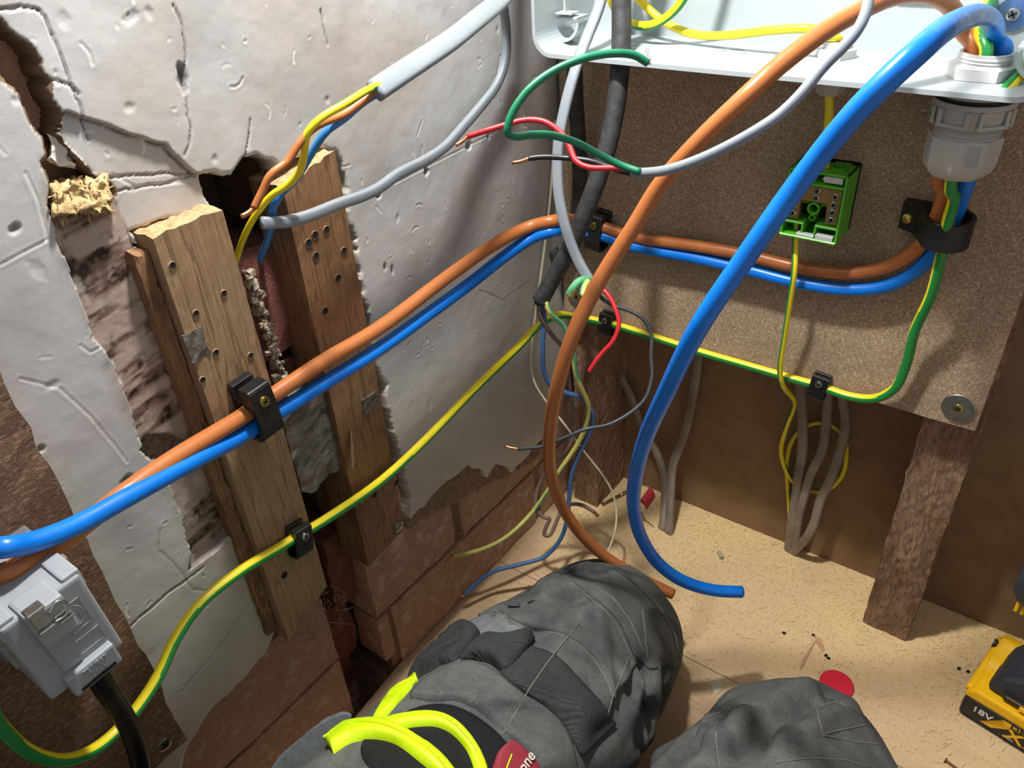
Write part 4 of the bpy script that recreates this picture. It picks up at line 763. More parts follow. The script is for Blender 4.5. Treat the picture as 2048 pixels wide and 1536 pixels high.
for cx, cz, r in ((.0182, .0185, .0040), (.0182, .0122, .0021)): lathe('screw_boss', [(r, 0), (r, .012), (r * .74, .012), (r * .74, 0)], Vector((X0 + cx, Y0 + .016, Z0 + cz)), EX, EZ, -EY, MT['tgreen'], tb, 24, closed=True)
for s in (-1, 1): tbx('boss_arm', (.0182 + (s * .0062) - .0027, Y0 + .006, .0205), (.0182 + (s * .0062) + .0027, Y0 + .014, .0217))
bp = [(.0022, .0098), (.0095, .0098), (.0095, .0235), (.0268, .0235), (.0268, .0098), (.0346, .0098), (.0346, wz - .0105), (.0022, wz - .0105)]
bar = prism('brass_bar', [Vector((X0 + a, Y0 + .0035, Z0 + c)) for a, c in bp], (0, .010, 0), MT['brass'], tb, .0003, 1)
for cx, cz in [(.0058, .0135), (.0058, .0184), (.0058, .0233), (.0058, .0282), (.0307, .0135), (.0307, .0186), (.0307, .0237), (.0307, .0290), (.0190, .0262), (.0190, .0308), (.0105, .0308)]:
    s = lathe('terminal_screw', [(.0022, -.001), (.0022, .0008), (.0018, .0012), (.0013, .0012), (.0011, .0003), (0, .0002)], Vector((X0 + cx, Y0 + .0035, Z0 + cz)), EX, EZ, -EY, MT['steel'], bar, 20)
    lathe('socket', [(.0010, .0003), (.0010, .0006), (0, .0006)], Vector((X0 + cx, Y0 + .0035, Z0 + cz)), EX, EZ, -EY, MT['dark'], s, 6)
prism('label_strip', [Vector((X0 + a, Y0 + .0015, Z0 + c)) for a, c in [(.0215, wz - .0038), (.0230, wz - .0022), (.0340, wz - .0022), (.0340, wz - .0062), (.0230, wz - .0062)]], (0, .0012, 0), MT['tlabel'], tb)
tbx('label_strip', (.0110, Y0 - .0008, .0004), (.0225, Y0 + .0035, .0022), 'tlabel', .0002); tbx('label_strip', (.0235, Y0 - .0008, .0004), (.0345, Y0 + .0035, .0034), 'tlabel', .0002)
prism('label_strip', [Vector((X0 + a, Y0 + .0015, Z0 + c)) for a, c in [(.0025, wz - .0025), (.0100, wz - .0025), (.0100, wz - .0062), (.0025, wz - .0062)]], (0, .0012, 0), MT['tlabel'], tb)
# ------------------------------------------------------------------ grey connector on the left panel
def text_mesh(name, body, size, depth, mats, parent, o, ex, ey, ez, bold=0.0, align='CENTER', sx=1.0):
    cu = bpy.data.curves.new(name, 'FONT'); cu.body = body; cu.size = size; cu.extrude = depth; cu.offset = bold; cu.align_x = align; cu.align_y = 'CENTER'; cu.resolution_u = 3
    t = bpy.data.objects.new(name, cu); COL.objects.link(t); bpy.context.view_layer.update()
    me = bpy.data.meshes.new_from_object(t.evaluated_get(bpy.context.evaluated_depsgraph_get())); bpy.data.objects.remove(t)
    me.materials.clear()
    for v in me.vertices: v.co = o + ex * (v.co.x * sx) + ey * v.co.y + ez * v.co.z
    return mesh_obj(name, me, mats, parent, False)
MT['conn'] = plain('grey_connector_plastic', (150, 154, 158), .42, 0, .06, 60)
MT['conn_dark'] = plain('dark_grey_plastic', (104, 104, 106), .5, 0, .1, 60)
cn = empty('plug_connector', Vector((.03, -.549, .312)), 'grey square plug connector with metal latch on the left panel', 'connector')
q = [W(-5, 1262, 'x', .078), W(160, 1146, 'x', .078), W(250, 1287, 'x', .078), W(107, 1408, 'x', .078)]     # TL TR BR BL of the hood's face
cy = ((q[1] - q[0]) + (q[2] - q[3])).normalized(); cz = ((q[0] - q[3]) + (q[1] - q[2])); cz = (cz - cy * cz.dot(cy)).normalized(); cxn = cy.cross(cz)
co = (q[0] + q[1] + q[2] + q[3]) / 4; HW = (q[1] - q[0]).length / 2; HH = (q[1] - q[2]).length / 2
cf = (co, cy, cz, cxn)
box('hood', (-HW, -HH, -.026), (HW, HH, 0), MT['conn'], cn, .0022, 3, cf)
box('hood_rim', (-HW - .0012, -HH + .004, -.046), (HW + .0012, HH - .001, -.024), MT['conn'], cn, .0015, 2, cf)
box('base', (-HW - .002, -HH - .002, -.056), (HW + .002, HH - .002, -.040), MT['conn_dark'], cn, .001, 2, cf)
for a, b_ in ((-HW - .0006, -HW + .007), (HW - .007, HW + .0006)): box('corner_lug', (a, HH - .008, -.018), (b_, HH + .0016, -.0012), MT['conn'], cn, .001, 2, cf)
box('latch_saddle', (-.0085, HH - .018, -.010), (.0065, HH + .0016, .0060), MT['conn'], cn, .0015, 2, cf)
# long tapering spine under the latch
bm = bmesh.new(); sp_ = [(-.0080, HH - .004, .0055), (.0025, HH - .004, .0055), (.0010, -HH + .010, .0008), (-.0075, -HH + .010, .0008)]
lo = [bm.verts.new(co + cy * a + cz * b_ + cxn * -.001) for a, b_, c in sp_]; hi = [bm.verts.new(co + cy * a + cz * b_ + cxn * c) for a, b_, c in sp_]
bm.faces.new(lo[::-1]); bm.faces.new(hi)
for i in range(4): bm.faces.new((lo[i], lo[(i + 1) % 4], hi[(i + 1) % 4], hi[i]))
from_bm('spine', bm, MT['conn'], cn)
lt = box('latch', (-.0075, HH - .0045, .0062), (-.0015, HH + .0045, .0078), MT['steel'], cn, .0004, 1, cf)
box('latch_fold', (-.0080, HH + .0035, .0040), (-.0010, HH + .0055, .0095), MT['steel'], lt, .0005, 1, cf); box('latch_fold', (-.0078, HH - .0085, .0045), (-.0012, HH - .0065, .0080), MT['steel'], lt, .0004, 1, cf)
wl_ = [(-.001, HH - .002), (.003, HH + .001), (.0055, HH - .001), (.0058, HH - .005), (.003, HH - .0075), (-.001, HH - .007)]
tube('latch_wire', [co + cy * a + cz * b_ + cxn * .0068 for a, b_ in wl_], .0006, MT['steel'], lt, 6, 8)
for k in range(3): box('latch_tooth', (.0000, HH - .0105 + k * .0022, .0052), (.0062, HH - .0092 + k * .0022, .0070), MT['steel'], lt, .0003, 1, cf)
lip = box('lip_plate', (-.0095, -HH - .0035, -.010), (.0125, -HH + .0085, .0040), MT['conn'], cn, .0012, 2, cf)
box('lip_slot', (-.0065, -HH - .0022, .0036), (.0095, -HH - .0004, .0044), MT['dark'], lip, 0, 1, cf)
text_mesh('lettering', '721/E53', .0034, .0002, MT['conn'], lip, co + cy * .0025 + cz * (-HH + .0056) + cxn * .0042, cy, cz, cxn, .00004)
text_mesh('lettering', '240V', .0036, .0002, MT['conn'], lip, co + cy * .0030 + cz * (-HH + .0022) + cxn * .0042, cy, cz, cxn, .00005)
def raised_outline(name, pts, r, closed=True):
    P = [co + cy * a + cz * b_ + cxn * .0001 for a, b_ in pts]
    return tube(name, P + ([P[0]] if closed else []), r, MT['conn'], cn, 3, 6, smoothit=0)
el = [(.0055 + .0052 * math.cos(a), HH - .0165 + .0058 * math.sin(a)) for a in np.linspace(0, 2 * math.pi, 22)][:-1]
raised_outline('logo_ring', el, .00028)
raised_outline('logo_ring', [(.0055 + .0036 * math.cos(a), HH - .0165 + .0038 * math.sin(a)) for a in np.linspace(0, 2 * math.pi, 18)][:-1], .00022)
text_mesh('lettering', 'ELD', .0030, .0002, MT['conn'], cn, co + cy * .0055 + cz * (HH - .0165) + cxn * .0002, cy, cz, cxn, .00003)
def rect_outline(x0, y0, x1, y1):
    bm = bmesh.new(); w = .00035
    for a, b_ in (((x0, y0), (x1, y0 + w)), ((x0, y1 - w), (x1, y1)), ((x0, y0), (x0 + w, y1)), ((x1 - w, y0), (x1, y1))): bm_hexa(bm, frame_box(co, cy, cz, cxn, (a[0], a[1], -.0002), (b_[0], b_[1], .00035)))
    from_bm('moulded_frame', bm, MT['conn'], cn)
rect_outline(.0005, HH - .0245, .0118, HH - .0095); rect_outline(-.004, -HH + .0115, .0125, -HH + .0195)
fx = tube('flex', [co + cy * .004 + cz * (-HH + .002) + cxn * -.012, (205, 1368, 'x', .066), (232, 1408, 'x', .062), (262, 1462, 'x', .058), (280, 1520, 'x', .056), (290, 1600, 'x', .056), Vector((.056, -.56, .06)), Vector((.060, -.62, .008)), Vector((.064, -.80, .006))], .0050, MT['black_flex'], cn, 8, 18); fx['label'] = 'thick black flexible cable'
MT['dblue'] = plain('dark_blue_plastic', (22, 44, 92), .35, 0, .15, 80)
bp_ = tube('blue_plug', [W(-60, 1150, 'x', .050), W(-20, 1185, 'x', .050), W(18, 1208, 'x', .050), W(44, 1226, 'x', .050)], .0065, MT['dblue'], None, 6, 18, rfun=lambda t: 1.0 + .15 * (t > .6)); tag(bp_, 'dark blue plug body behind the grey connector', 'plug')
mp = empty('mounting_plate', W(90, 1170, 'x', .027), 'brown bracket plate with round hole above the grey connector', 'bracket')
cpl = W(100, 1160, 'x', .03); MT['bracket'] = plain('brown_grey_plastic', (128, 114, 100), .55, 0, .15, 60)
box('plate', (-.020, -.016, 0), (.010, .010, .006), MT['bracket'], mp, .001, 2, (cpl, cy, cz, cxn))
lathe('round_hole', [(.0062, .0058), (.0062, .0066), (.0056, .0068), (.0054, .0062), (0, .0061)], cpl + cy * .001 + cz * -.001, cy, cz, cxn, plain('dark_bore', (44, 40, 38), .7), mp, 28)
MT['cream'] = plain('cream_plastic', (222, 216, 196), .5)
for px, py in ((70, 1160), (33, 1187)): box('cream_tab', (-.0042, -.001, 0), (.0042, .0012, .010), MT['cream'], mp, .0008, 2, (W(px, py, 'x', .036), cy * .95 + cz * .3, cz, cxn))
# ------------------------------------------------------------------ cordless drill
MT['dyellow'] = plain('tool_yellow_plastic', (246, 190, 18), .4, 0, .06, 60, .1, 900)
MT['dblack'] = plain('tool_black_plastic', (28, 28, 30), .45, 0, .15, 90, .15, 1000)
MT['drub'] = plain('tool_dark_rubber', (44, 48, 56), .6, 0, .12, 90, .25, 1200)
MT['dwhite'] = plain('white_print', (226, 226, 222), .5)
dr = empty('cordless_drill', W(1960, 1440, 'z', 0), 'yellow and black cordless drill at the lower right edge', 'drill')
d0 = W(1914, 1424, 'z', .0); d1 = W(2060, 1516, 'z', .0); du = (d1 - d0); du.z = 0; du.normalize(); dv = Vector((-du.y, du.x, 0)); df = (d0, du, dv, EZ)
def dbox(name, a, b_, m, bw=.002, seg=3, parent=dr): return box(name, a, b_, MT[m], parent, bw, seg, df)
def dprism(name, pts_vz, u0, u1, m, bw=.0015, parent=dr):      # outline in (v, z) extruded along u
    return prism(name, [d0 + du * u0 + dv * v + EZ * z for v, z in pts_vz], du * (u1 - u0), MT[m], parent, bw, 2)
def uprism(name, pts_uz, v0, v1, m, bw=.0015, parent=dr):
    return prism(name, [d0 + du * a + dv * v0 + EZ * z for a, z in pts_uz], dv * (v1 - v0), MT[m], parent, bw, 2)
bat = uprism('battery_case', [(.002, 0), (.118, 0), (.120, .004), (.120, .022), (.112, .026), (.004, .0265), (0, .022), (0, .004)], 0, .062, 'dblack', .002)
uprism('battery_case_front', [(.003, .006), (.117, .006), (.117, .0245), (.003, .0245)], -.0018, .004, 'dblack', .0012)
top = uprism('yellow_shell', [(-.001, .0240), (.120, .0240), (.120, .032), (.116, .0345), (.006, .0345), (.001, .031)], -.0008, .064, 'dyellow', .002)
dprism('yellow_shell_back', [(.022, .030), (.062, .028), (.068, .033), (.064, .042), (.054, .046), (.044, .042), (.030, .039)], .001, .026, 'dyellow', .003)
lathe('shell_socket', [(.004, 0), (.004, .002), (.0026, .002), (.0024, -.001), (0, -.001)], d0 + du * -.0003 + dv * .050 + EZ * .039, dv, EZ, -du, MT['dblack'], dr, 20)
tube('shell_edge_roll', [d0 + du * .001 + dv * v + EZ * z for v, z in ((.004, .0275), (.020, .029), (.036, .034), (.050, .036), (.062, .033))], .0034, MT['dyellow'], dr, 6, 12)
gb_ = uprism('grip_base', [(.010, .034), (.125, .034), (.125, .052), (.090, .064), (.036, .064), (.016, .052), (.010, .042)], .006, .056, 'drub', .006)
box('charge_window', (.022, .0035, .0375), (.110, .0078, .0440), MT['dblack'], dr, .001, 2, df); box('window_bar', (.024, .0028, .0420), (.108, .0040, .0430), MT['brass'], dr, .0002, 1, df)
box('charge_button', (.034, .0018, .0370), (.050, .0042, .0415), MT['dyellow'], dr, .0006, 1, df)
# handle rising to the right, with yellow piping
hp = [d0 + du * a + dv * v + EZ * z for a, v, z in ((.062, .034, .050), (.068, .034, .075), (.074, .034, .105), (.076, .034, .140), (.072, .034, .175))]
tube('handle', hp, .02, MT['drub'], dr, 8, 22, flat=(.0235, .0185), fdir=tuple(dv))
for s in (-1, 1): tube('handle_piping', [d0 + du * a + dv * v + EZ * z for a, v, z in ((.046, .0145, .050), (.040, .016, .060), (.046, .0150, .072), (.050, .0146, .086), (.058, .0142, .092), (.066, .0142, .100))] if s > 0 else [d0 + du * a + dv * v + EZ * z for a, v, z in ((.080, .0150, .060), (.086, .0150, .080), (.090, .0150, .110))], .0011, MT['dyellow'], dr, 6, 8)
box('belt_clip_inset', (.043, .0125, .050), (.050, .0165, .0585), MT['dyellow'], dr, .0012, 2, df)
box('trigger', (.048, .026, .128), (.058, .044, .150), MT['dblack'], dr, .002, 2, df)
# motor head above the handle; only its rear end reaches into the photo
hc = D(2044, 1140, .53); hy = EZ.cross(du).normalized()
lathe('motor_housing', [(0, 0), (.014, .001), (.020, .006), (.0235, .016), (.026, .030), (.026, .09), (.022, .10)], hc, hy, EZ, du, MT['drub'], dr, 36)
lathe('gear_collar', [(.022, .10), (.024, .104), (.023, .12), (.019, .13), (.012, .13)], hc, hy, EZ, du, MT['dyellow'], dr, 36)
lathe('chuck', [(.012, .13), (.019, .131), (.0185, .150), (.012, .165), (.006, .167), (0, .167)], hc, hy, EZ, du, MT['dblack'], dr, 36)
for k in range(5): box('vent', (.006 + .004 * k, -.012, -.026), (.0082 + .004 * k, -.002, -.017), MT['dyellow'], dr, .0003, 1, (hc, du, hy, EZ))
# print on the battery's side
fp = lambda a, z: d0 + du * a + dv * -.0019 + EZ * z
DN = -dv
text_mesh('lettering', '18V', .0082, .0002, MT['dwhite'], bat, fp(.0155, .0170), du, EZ, DN, .0001, sx=1.15)
prism('print_panel', [fp(a, z) for a, z in [(.016, .0082), (.024, .0082), (.033, .0160), (.029, .0236), (.0245, .0240), (.0105, .0245), (.024, .0245), (.070, .0245), (.064, .0205), (.040, .0205)][0:3] + [(.029, .0235), (.034, .0240), (.074, .0245), (.067, .0205), (.040, .0200)]], DN * .0002, MT['dyellow'], bat)
text_mesh('lettering', 'DEWALT', .0072, .0002, MT['dblack'], bat, fp(.0515, .0223) + DN * .0004, du, EZ, DN, .00015, sx=1.15)
text_mesh('lettering', 'XR', .0165, .0002, MT['dyellow'], bat, fp(.0455, .0128), du, EZ, DN, .0003, sx=1.15)
text_mesh('lettering', 'LI-ION', .0026, .0002, MT['dwhite'], bat, fp(.0365, .0078), du, EZ, DN, 0)
text_mesh('lettering', '5.0', .0075, .0002, MT['dyellow'], bat, fp(.0735, .0148), du, EZ, DN, .0001)
# ------------------------------------------------------------------ things lying on the floor
def flake(name, label, cat, poly_px, h, mat, bw=0.0):
    o = prism(name, [W(a, b_, 'z', .0003) for a, b_ in poly_px], (0, 0, h), mat, None, bw, 1); return tag(o, label, cat)
MT['red_plastic'] = plain('matt_red_plastic', (196, 60, 70), .6, 0, .12, 200)
pr = [W(a, b_, 'z', .0005) for a, b_ in [(1279, 1004), (1291, 1018), (1312, 990), (1297, 979)]]
ex_ = (pr[3] - pr[0]); ey_ = (pr[1] - pr[0]); verts = []; faces = []
for k in range(9):
    t = k / 8; z = math.sin(t * math.pi) * .006 + .0006
    for s in (0, 1): 
        for dz in (0, .0012): verts.append(pr[0] + ey_ * (t * 1.15) + ex_ * (s * 1.0) + EZ * (z + dz))
for k in range(8):
    a = k * 4; b_ = a + 4; faces += [(a + 1, a + 3, b_ + 3, b_ + 1), (a, b_, b_ + 2, a + 2), (a, a + 1, b_ + 1, b_), (a + 2, b_ + 2, b_ + 3, a + 3)]
faces += [(0, 2, 3, 1), (32, 33, 35, 34)]
tag(pyd('sleeve_offcut', verts, faces, MT['red_plastic'], None, False), 'curled red plastic offcut on the floor beside the blue loop', 'offcut')
db = empty('drill_bit', W(1230, 995, 'z', .002), 'spiral masonry drill bit lying on sawdust in the corner', 'drill bit')
a0, a1 = W(1206, 1007, 'z', .003), W(1262, 979, 'z', .003); ad = (a1 - a0).normalized(); an = ad.cross(EZ)
tube('shank', [a0 + (a1 - a0) * .6, a1], .0016, MT['steel'], db, 4, 12)
tube('flute_core', [a0, a0 + (a1 - a0) * .65], .0012, plain('tarnished_steel', (120, 104, 70), .4, .8, .3, 300), db, 4, 10)
for ph in (0, math.pi): tube('flute', [a0 + ad * (.0016 * t * .5) + (an * math.cos(t * .9 + ph) + EZ * math.sin(t * .9 + ph)) * .0014 for t in range(0, 40)], .0005, plain('tarnished_steel_edge', (150, 130, 88), .4, .8, .3, 300), db, 2, 6, smoothit=0)
box('carbide_tip', (-.0015, -.0024, -.0005), (.001, .0024, .0006), MT['steel'], db, .0002, 1, (a0, ad, an, EZ))
pw = lathe('wall_plug', [(.0004, -.0045), (.0019, -.0045), (.0021, -.002), (.0020, .003), (.0023, .0042), (.0012, .0045), (.0008, .003)], W(1441, 1110, 'z', .0022), EZ, (W(1445, 1118, 'z', 0) - W(1437, 1101, 'z', 0)).normalized().cross(EZ), (W(1445, 1118, 'z', 0) - W(1437, 1101, 'z', 0)).normalized(), plain('grey_nylon', (176, 168, 148), .6), None, 16); tag(pw, 'small grey wall plug lying on the sawdust', 'wall plug')
rdk = lathe('red_cap', [(0, .0004), (.0125, .0004), (.0135, .0012), (.0135, .0030), (.0125, .0040), (0, .0042)], W(1672, 1372, 'z', 0), EX, EY, EZ, plain('bright_red_plastic', (226, 40, 66), .5, 0, .06, 80), None, 36); tag(rdk, 'bright red round cap behind the right knee', 'cap')
MT['sliver'] = wood('pale_wood_sliver', (214, 168, 122), (170, 122, 84), 'x', 40, .8)
flake('wood_sliver', 'thin straight wood sliver in front of the right knee', 'sliver', [(1600, 1341), (1603, 1322), (1628, 1284), (1632, 1281), (1604, 1336)], .001, MT['sliver'])
flake('wood_sliver', 'broad curled wood sliver beside the straight one', 'sliver', [(1630, 1275), (1642, 1278), (1650, 1300), (1644, 1302), (1634, 1288)], .0008, MT['sliver'])
flake('paper_scrap', 'cream paper scrap between the two knees', 'scrap', [(1420, 1365), (1438, 1359), (1446, 1372), (1440, 1384), (1430, 1390)], .0005, MT['cream'])
nl = lathe('nail', [(.0022, 0), (.0022, .0008), (.0009, .0010), (.0009, .030), (0, .033)], W(1890, 1520, 'z', .0016), EZ, (W(1925, 1545, 'z', 0) - W(1890, 1520, 'z', 0)).normalized().cross(EZ), (W(1925, 1545, 'z', 0) - W(1890, 1520, 'z', 0)).normalized(), plain('rusty_steel', (128, 92, 62), .5, .6, .3, 200), None, 14); tag(nl, 'rusty nail on the floor below the drill battery', 'nail')
tw = empty('straw_bit', W(1295, 1045, 'z', .001), 'forked twig of straw on the floor by the grey cables', 'straw')
for ps in ([(1281, 1031), (1292, 1041), (1308, 1054)], [(1281, 1040), (1290, 1041), (1296, 1043)], [(1283, 1024), (1287, 1033), (1292, 1041)]): tube('stalk', [(a, b_, 'z', .0009) for a, b_ in ps], .0006, plain('dry_straw', (150, 116, 66), .8), tw, 4, 6)
MT['black_crumb'] = plain('black_crumb', (26, 22, 20), .8)
for i, (a, b_) in enumerate([(1627, 1271), (1652, 1311), (1657, 1316), (1568, 1266), (1936, 1343), (1918, 1337)]):
    c = W(a, b_, 'z', .0008); o = rough_box('dark_crumb', frame_box(c, EX, EY, EZ, (-.0012, -.0010, -.0009), (.0012, .0010, .0009)), (2, 2, 2), .0005, MT['black_crumb'], None, 600, seed=i)
    tag(o, ['small black crumb at the top of the straight wood sliver', 'left crumb of the black pair below the broad sliver', 'right crumb of the black pair below the broad sliver', 'tiny dark crumb left of the slivers', 'right crumb of the dark pair beside the drill battery', 'left crumb of the dark pair beside the drill battery'][i], 'crumb', ['crumbs by the slivers', 'pair of crumbs below the sliver', 'pair of crumbs below the sliver', 'crumbs by the slivers', 'pair of crumbs by the battery', 'pair of crumbs by the battery'][i])
# sawdust: uncountable flakes over floor, thickest towards the back wall
nfl = 14000; vx = []; fc_ = []
for i in range(nfl):
    x = random.uniform(.02, .62); y = -abs(random.gauss(0, .11)) if random.random() < .75 else -random.uniform(0, .6); 
    if y < -.7: continue
    a = random.uniform(0, 6.28); L = random.gamma_ if False else random.expovariate(1 / .0007) + .0004; w = random.uniform(.00015, .0004); L = min(L, .004); z = random.uniform(.0002, .0009)
    c, s = math.cos(a), math.sin(a); b0 = len(vx)
    for p, r_ in ((-1, -1), (1, -1), (1, 1), (-1, 1)): vx.append((x + c * L * p - s * w * r_, y + s * L * p + c * w * r_, z + p * random.uniform(-.0002, .0004)))
    vx.append((x, y, z + .0005)); fc_ += [(b0, b0 + 1, b0 + 4), (b0 + 1, b0 + 2, b0 + 4), (b0 + 2, b0 + 3, b0 + 4), (b0 + 3, b0, b0 + 4)]
m_, nt_, b__ = nt_base('sawdust_flakes', .9); v_ = coords(nt_); nt_.links.new(ramp(nt_, noise(nt_, v_, 900, 2), [(.3, lin((240, 214, 158))), (.66, lin((232, 202, 146))), (.82, lin((170, 132, 88)))]), b__.inputs['Base Color'])
sd_ = pyd('sawdust', vx, fc_, m_, None, False); tag(sd_, 'yellow sawdust flakes strewn over the floor', 'sawdust', kind='stuff')
# dust and cobweb fluff below the left batten
cw = []
e = empty('cobweb', W(640, 1240, 'x', .012), 'grey dusty cobweb strands at the foot of the left batten', 'cobweb')
for i in range(16):
    px, py = random.uniform(585, 690), random.uniform(1190, 1275); pts = [W(px + random.uniform(-26, 26) * k * .4, py + random.uniform(-26, 20) * k * .4, 'x', .008 + random.uniform(0, .012)) for k in range(5)]
    tube('strand', pts, .00022, plain('dust_fibre', (150, 132, 112), .9) if i == 0 else bpy.data.materials['dust_fibre'], e, 4, 5)
# ------------------------------------------------------------------ kneeling person in work trousers
def surface_net(S, org, h):
    neg = S < 0; nx, ny, nz = S.shape
    cnt = np.zeros((nx - 1, ny - 1, nz - 1), np.int8); acc = np.zeros((nx - 1, ny - 1, nz - 1, 3), np.float32); num = np.zeros((nx - 1, ny - 1, nz - 1), np.float32)
    cr = [(i, j, k) for i in (0, 1) for j in (0, 1) for k in (0, 1)]
    sub = lambda A, c: A[c[0]:c[0] + nx - 1, c[1]:c[1] + ny - 1, c[2]:c[2] + nz - 1]
    for a in cr:
        for ax in range(3):
            if a[ax]: continue
            b_ = list(a); b_[ax] = 1; b_ = tuple(b_); sa, sb = sub(S, a), sub(S, b_); x = (sa < 0) != (sb < 0)
            t = np.where(x, sa / np.where(x, sa - sb, 1), 0)
            for d in range(3): acc[..., d] += np.where(x, a[d] + (t if d == ax else 0), 0)
            num += x
    act = num > 0; vid = np.full(act.shape, -1, np.int64); vid[act] = np.arange(act.sum())
    ii = np.stack(np.nonzero(act), -1); co = (ii + acc[act] / num[act][:, None]) * h + np.array(org)
    F = []
    for ax in range(3):
        u, w = [(1, 2), (2, 0), (0, 1)][ax]
        sl0 = [slice(1, -1)] * 3; sl0[ax] = slice(0, -1); sl1 = [slice(1, -1)] * 3; sl1[ax] = slice(1, None)
        n0, n1 = neg[tuple(sl0)], neg[tuple(sl1)]; x = n0 != n1; p = np.stack(np.nonzero(x), -1); p[:, u] += 1; p[:, w] += 1
        fl_ = n0[x]
        def cell(du_, dw_): q = p.copy(); q[:, u] -= du_; q[:, w] -= dw_; return vid[q[:, 0], q[:, 1], q[:, 2]]
        quad = np.stack([cell(1, 1), cell(0, 1), cell(0, 0), cell(1, 0)], -1); quad[~fl_] = quad[~fl_][:, ::-1]; F.append(quad)
    return co, np.concatenate(F)
def np_mesh(name, co, q, mats, parent):
    me = bpy.data.meshes.new(name); me.vertices.add(len(co)); me.vertices.foreach_set('co', co.ravel().astype(np.float32))
    me.loops.add(q.size); me.loops.foreach_set('vertex_index', q.ravel().astype(np.int32)); me.polygons.add(len(q)); me.polygons.foreach_set('loop_start', (np.arange(len(q)) * 4).astype(np.int32))
    me.update(calc_edges=True); me.validate(); return mesh_obj(name, me, mats, parent, True)
h = .0036; org = (.0, -.96, -.004); dims = (132, 238, 118)
gx, gy, gz = np.meshgrid(*[org[i] + h * np.arange(dims[i]) for i in range(3)], indexing='ij'); gx, gy, gz = [a.astype(np.float32) for a in (gx, gy, gz)]
def cone(a, ra, b_, rb):
    a = np.array(a); b_ = np.array(b_); d = b_ - a; L = d @ d
    t = np.clip(((gx - a[0]) * d[0] + (gy - a[1]) * d[1] + (gz - a[2]) * d[2]) / L, 0, 1)
    return np.sqrt((gx - a[0] - t * d[0]) ** 2 + (gy - a[1] - t * d[1]) ** 2 + (gz - a[2] - t * d[2]) ** 2) - (ra + (rb - ra) * t)
def smin(a, b_, k):
    hh = np.clip(.5 + .5 * (b_ - a) / k, 0, 1); return b_ * (1 - hh) + a * hh - k * hh * (1 - hh)
LEGL = [(.152, -.239, .058, .057), (.157, -.29, .076, .066), (.163, -.36, .100, .072), (.170, -.45, .128, .072), (.178, -.56, .165, .082), (.190, -.70, .215, .100)]
LEGR = [(.323, -.276, .060, .068), (.325, -.34, .082, .075), (.328, -.42, .112, .081), (.312, -.54, .155, .088), (.295, -.70, .215, .100)]
SHL = [(.164, -.242, .052, .052), (.166, -.36, .050, .050), (.170, -.52, .046, .047), (.180, -.66, .040, .040), (.190, -.75, .034, .032), (.195, -.83, .030, .027)]
SHR = [(.334, -.272, .054, .056), (.330, -.39, .050, .054), (.318, -.54, .046, .047), (.305, -.68, .040, .040), (.300, -.77, .034, .032), (.298, -.85, .030, .027)]
S = None
for ch, k in ((LEGL, .012), (SHL, .012), (LEGR, .012), (SHR, .012), ([(.19, -.72, .24, .11), (.29, -.72, .24, .11)], .02), ([(.24, -.75, .27, .115), (.24, -.80, .40, .12)], .03)):
    for a, b_ in zip(ch[:-1], ch[1:]):
        d_ = cone(a[:3], a[3], b_[:3], b_[3]); S = d_ if S is None else smin(S, d_, k)
# knee patches stand a little proud, cloth folds gather behind the knees and along the thighs
for kx, ky in ((.153, -.240), (.325, -.277)):
    S = smin(S, np.sqrt(((gx - kx) / 1.12) ** 2 + ((gy - ky - .004) / .95) ** 2 + ((gz - .060) / 1.0) ** 2) - .053, .02)
S += .0035 * np.sin((gy * 1.0 + gz * 1.3 + .25 * gx) * 95 + 3 * np.sin(gx * 40)) * np.exp(-((gy + .31) / .05) ** 2) * .8
S += .0011 * np.sin((gx * 1.2 - gy * .7 + gz * .8) * 120 + 2.0 * np.sin(gy * 50))
S = np.maximum(S, -(gz - .0008)); S = np.maximum(S, gz - .405)
co_, q_ = surface_net(S.astype(np.float32), org, h)
for _ in range(2):                                     # light smoothing
    nb = np.zeros_like(co_); cn_ = np.zeros(len(co_))
    for a in range(4):
        i, j = q_[:, a], q_[:, (a + 1) % 4]; np.add.at(nb, i, co_[j]); np.add.at(nb, j, co_[i]); np.add.at(cn_, i, 1); np.add.at(cn_, j, 1)
    co_ = co_ * .45 + nb / cn_[:, None] * .55
co_[:, 2] = np.maximum(co_[:, 2], .0006)
body_bvh = BVHTree.FromPolygons([tuple(v) for v in co_], [tuple(f) for f in q_])
def hit(px, py):
    r = Vector(ray(px, py)).normalized(); loc, nrm, i, d = body_bvh.ray_cast(V(CAM), r)
    return (loc, nrm) if loc is not None else None
def on_body(pts, step=10, off=0.0):
    out = []
    for (x0, y0), (x1, y1) in zip(pts[:-1], pts[1:]):
        n = max(1, int(math.hypot(x1 - x0, y1 - y0) / step))
        for i in range(n):
            g = hit(x0 + (x1 - x0) * i / n, y0 + (y1 - y0) * i / n)
            if g: out.append(g[0] + g[1] * off)
    g = hit(*pts[-1])
    if g: out.append(g[0] + g[1] * off)
    return out
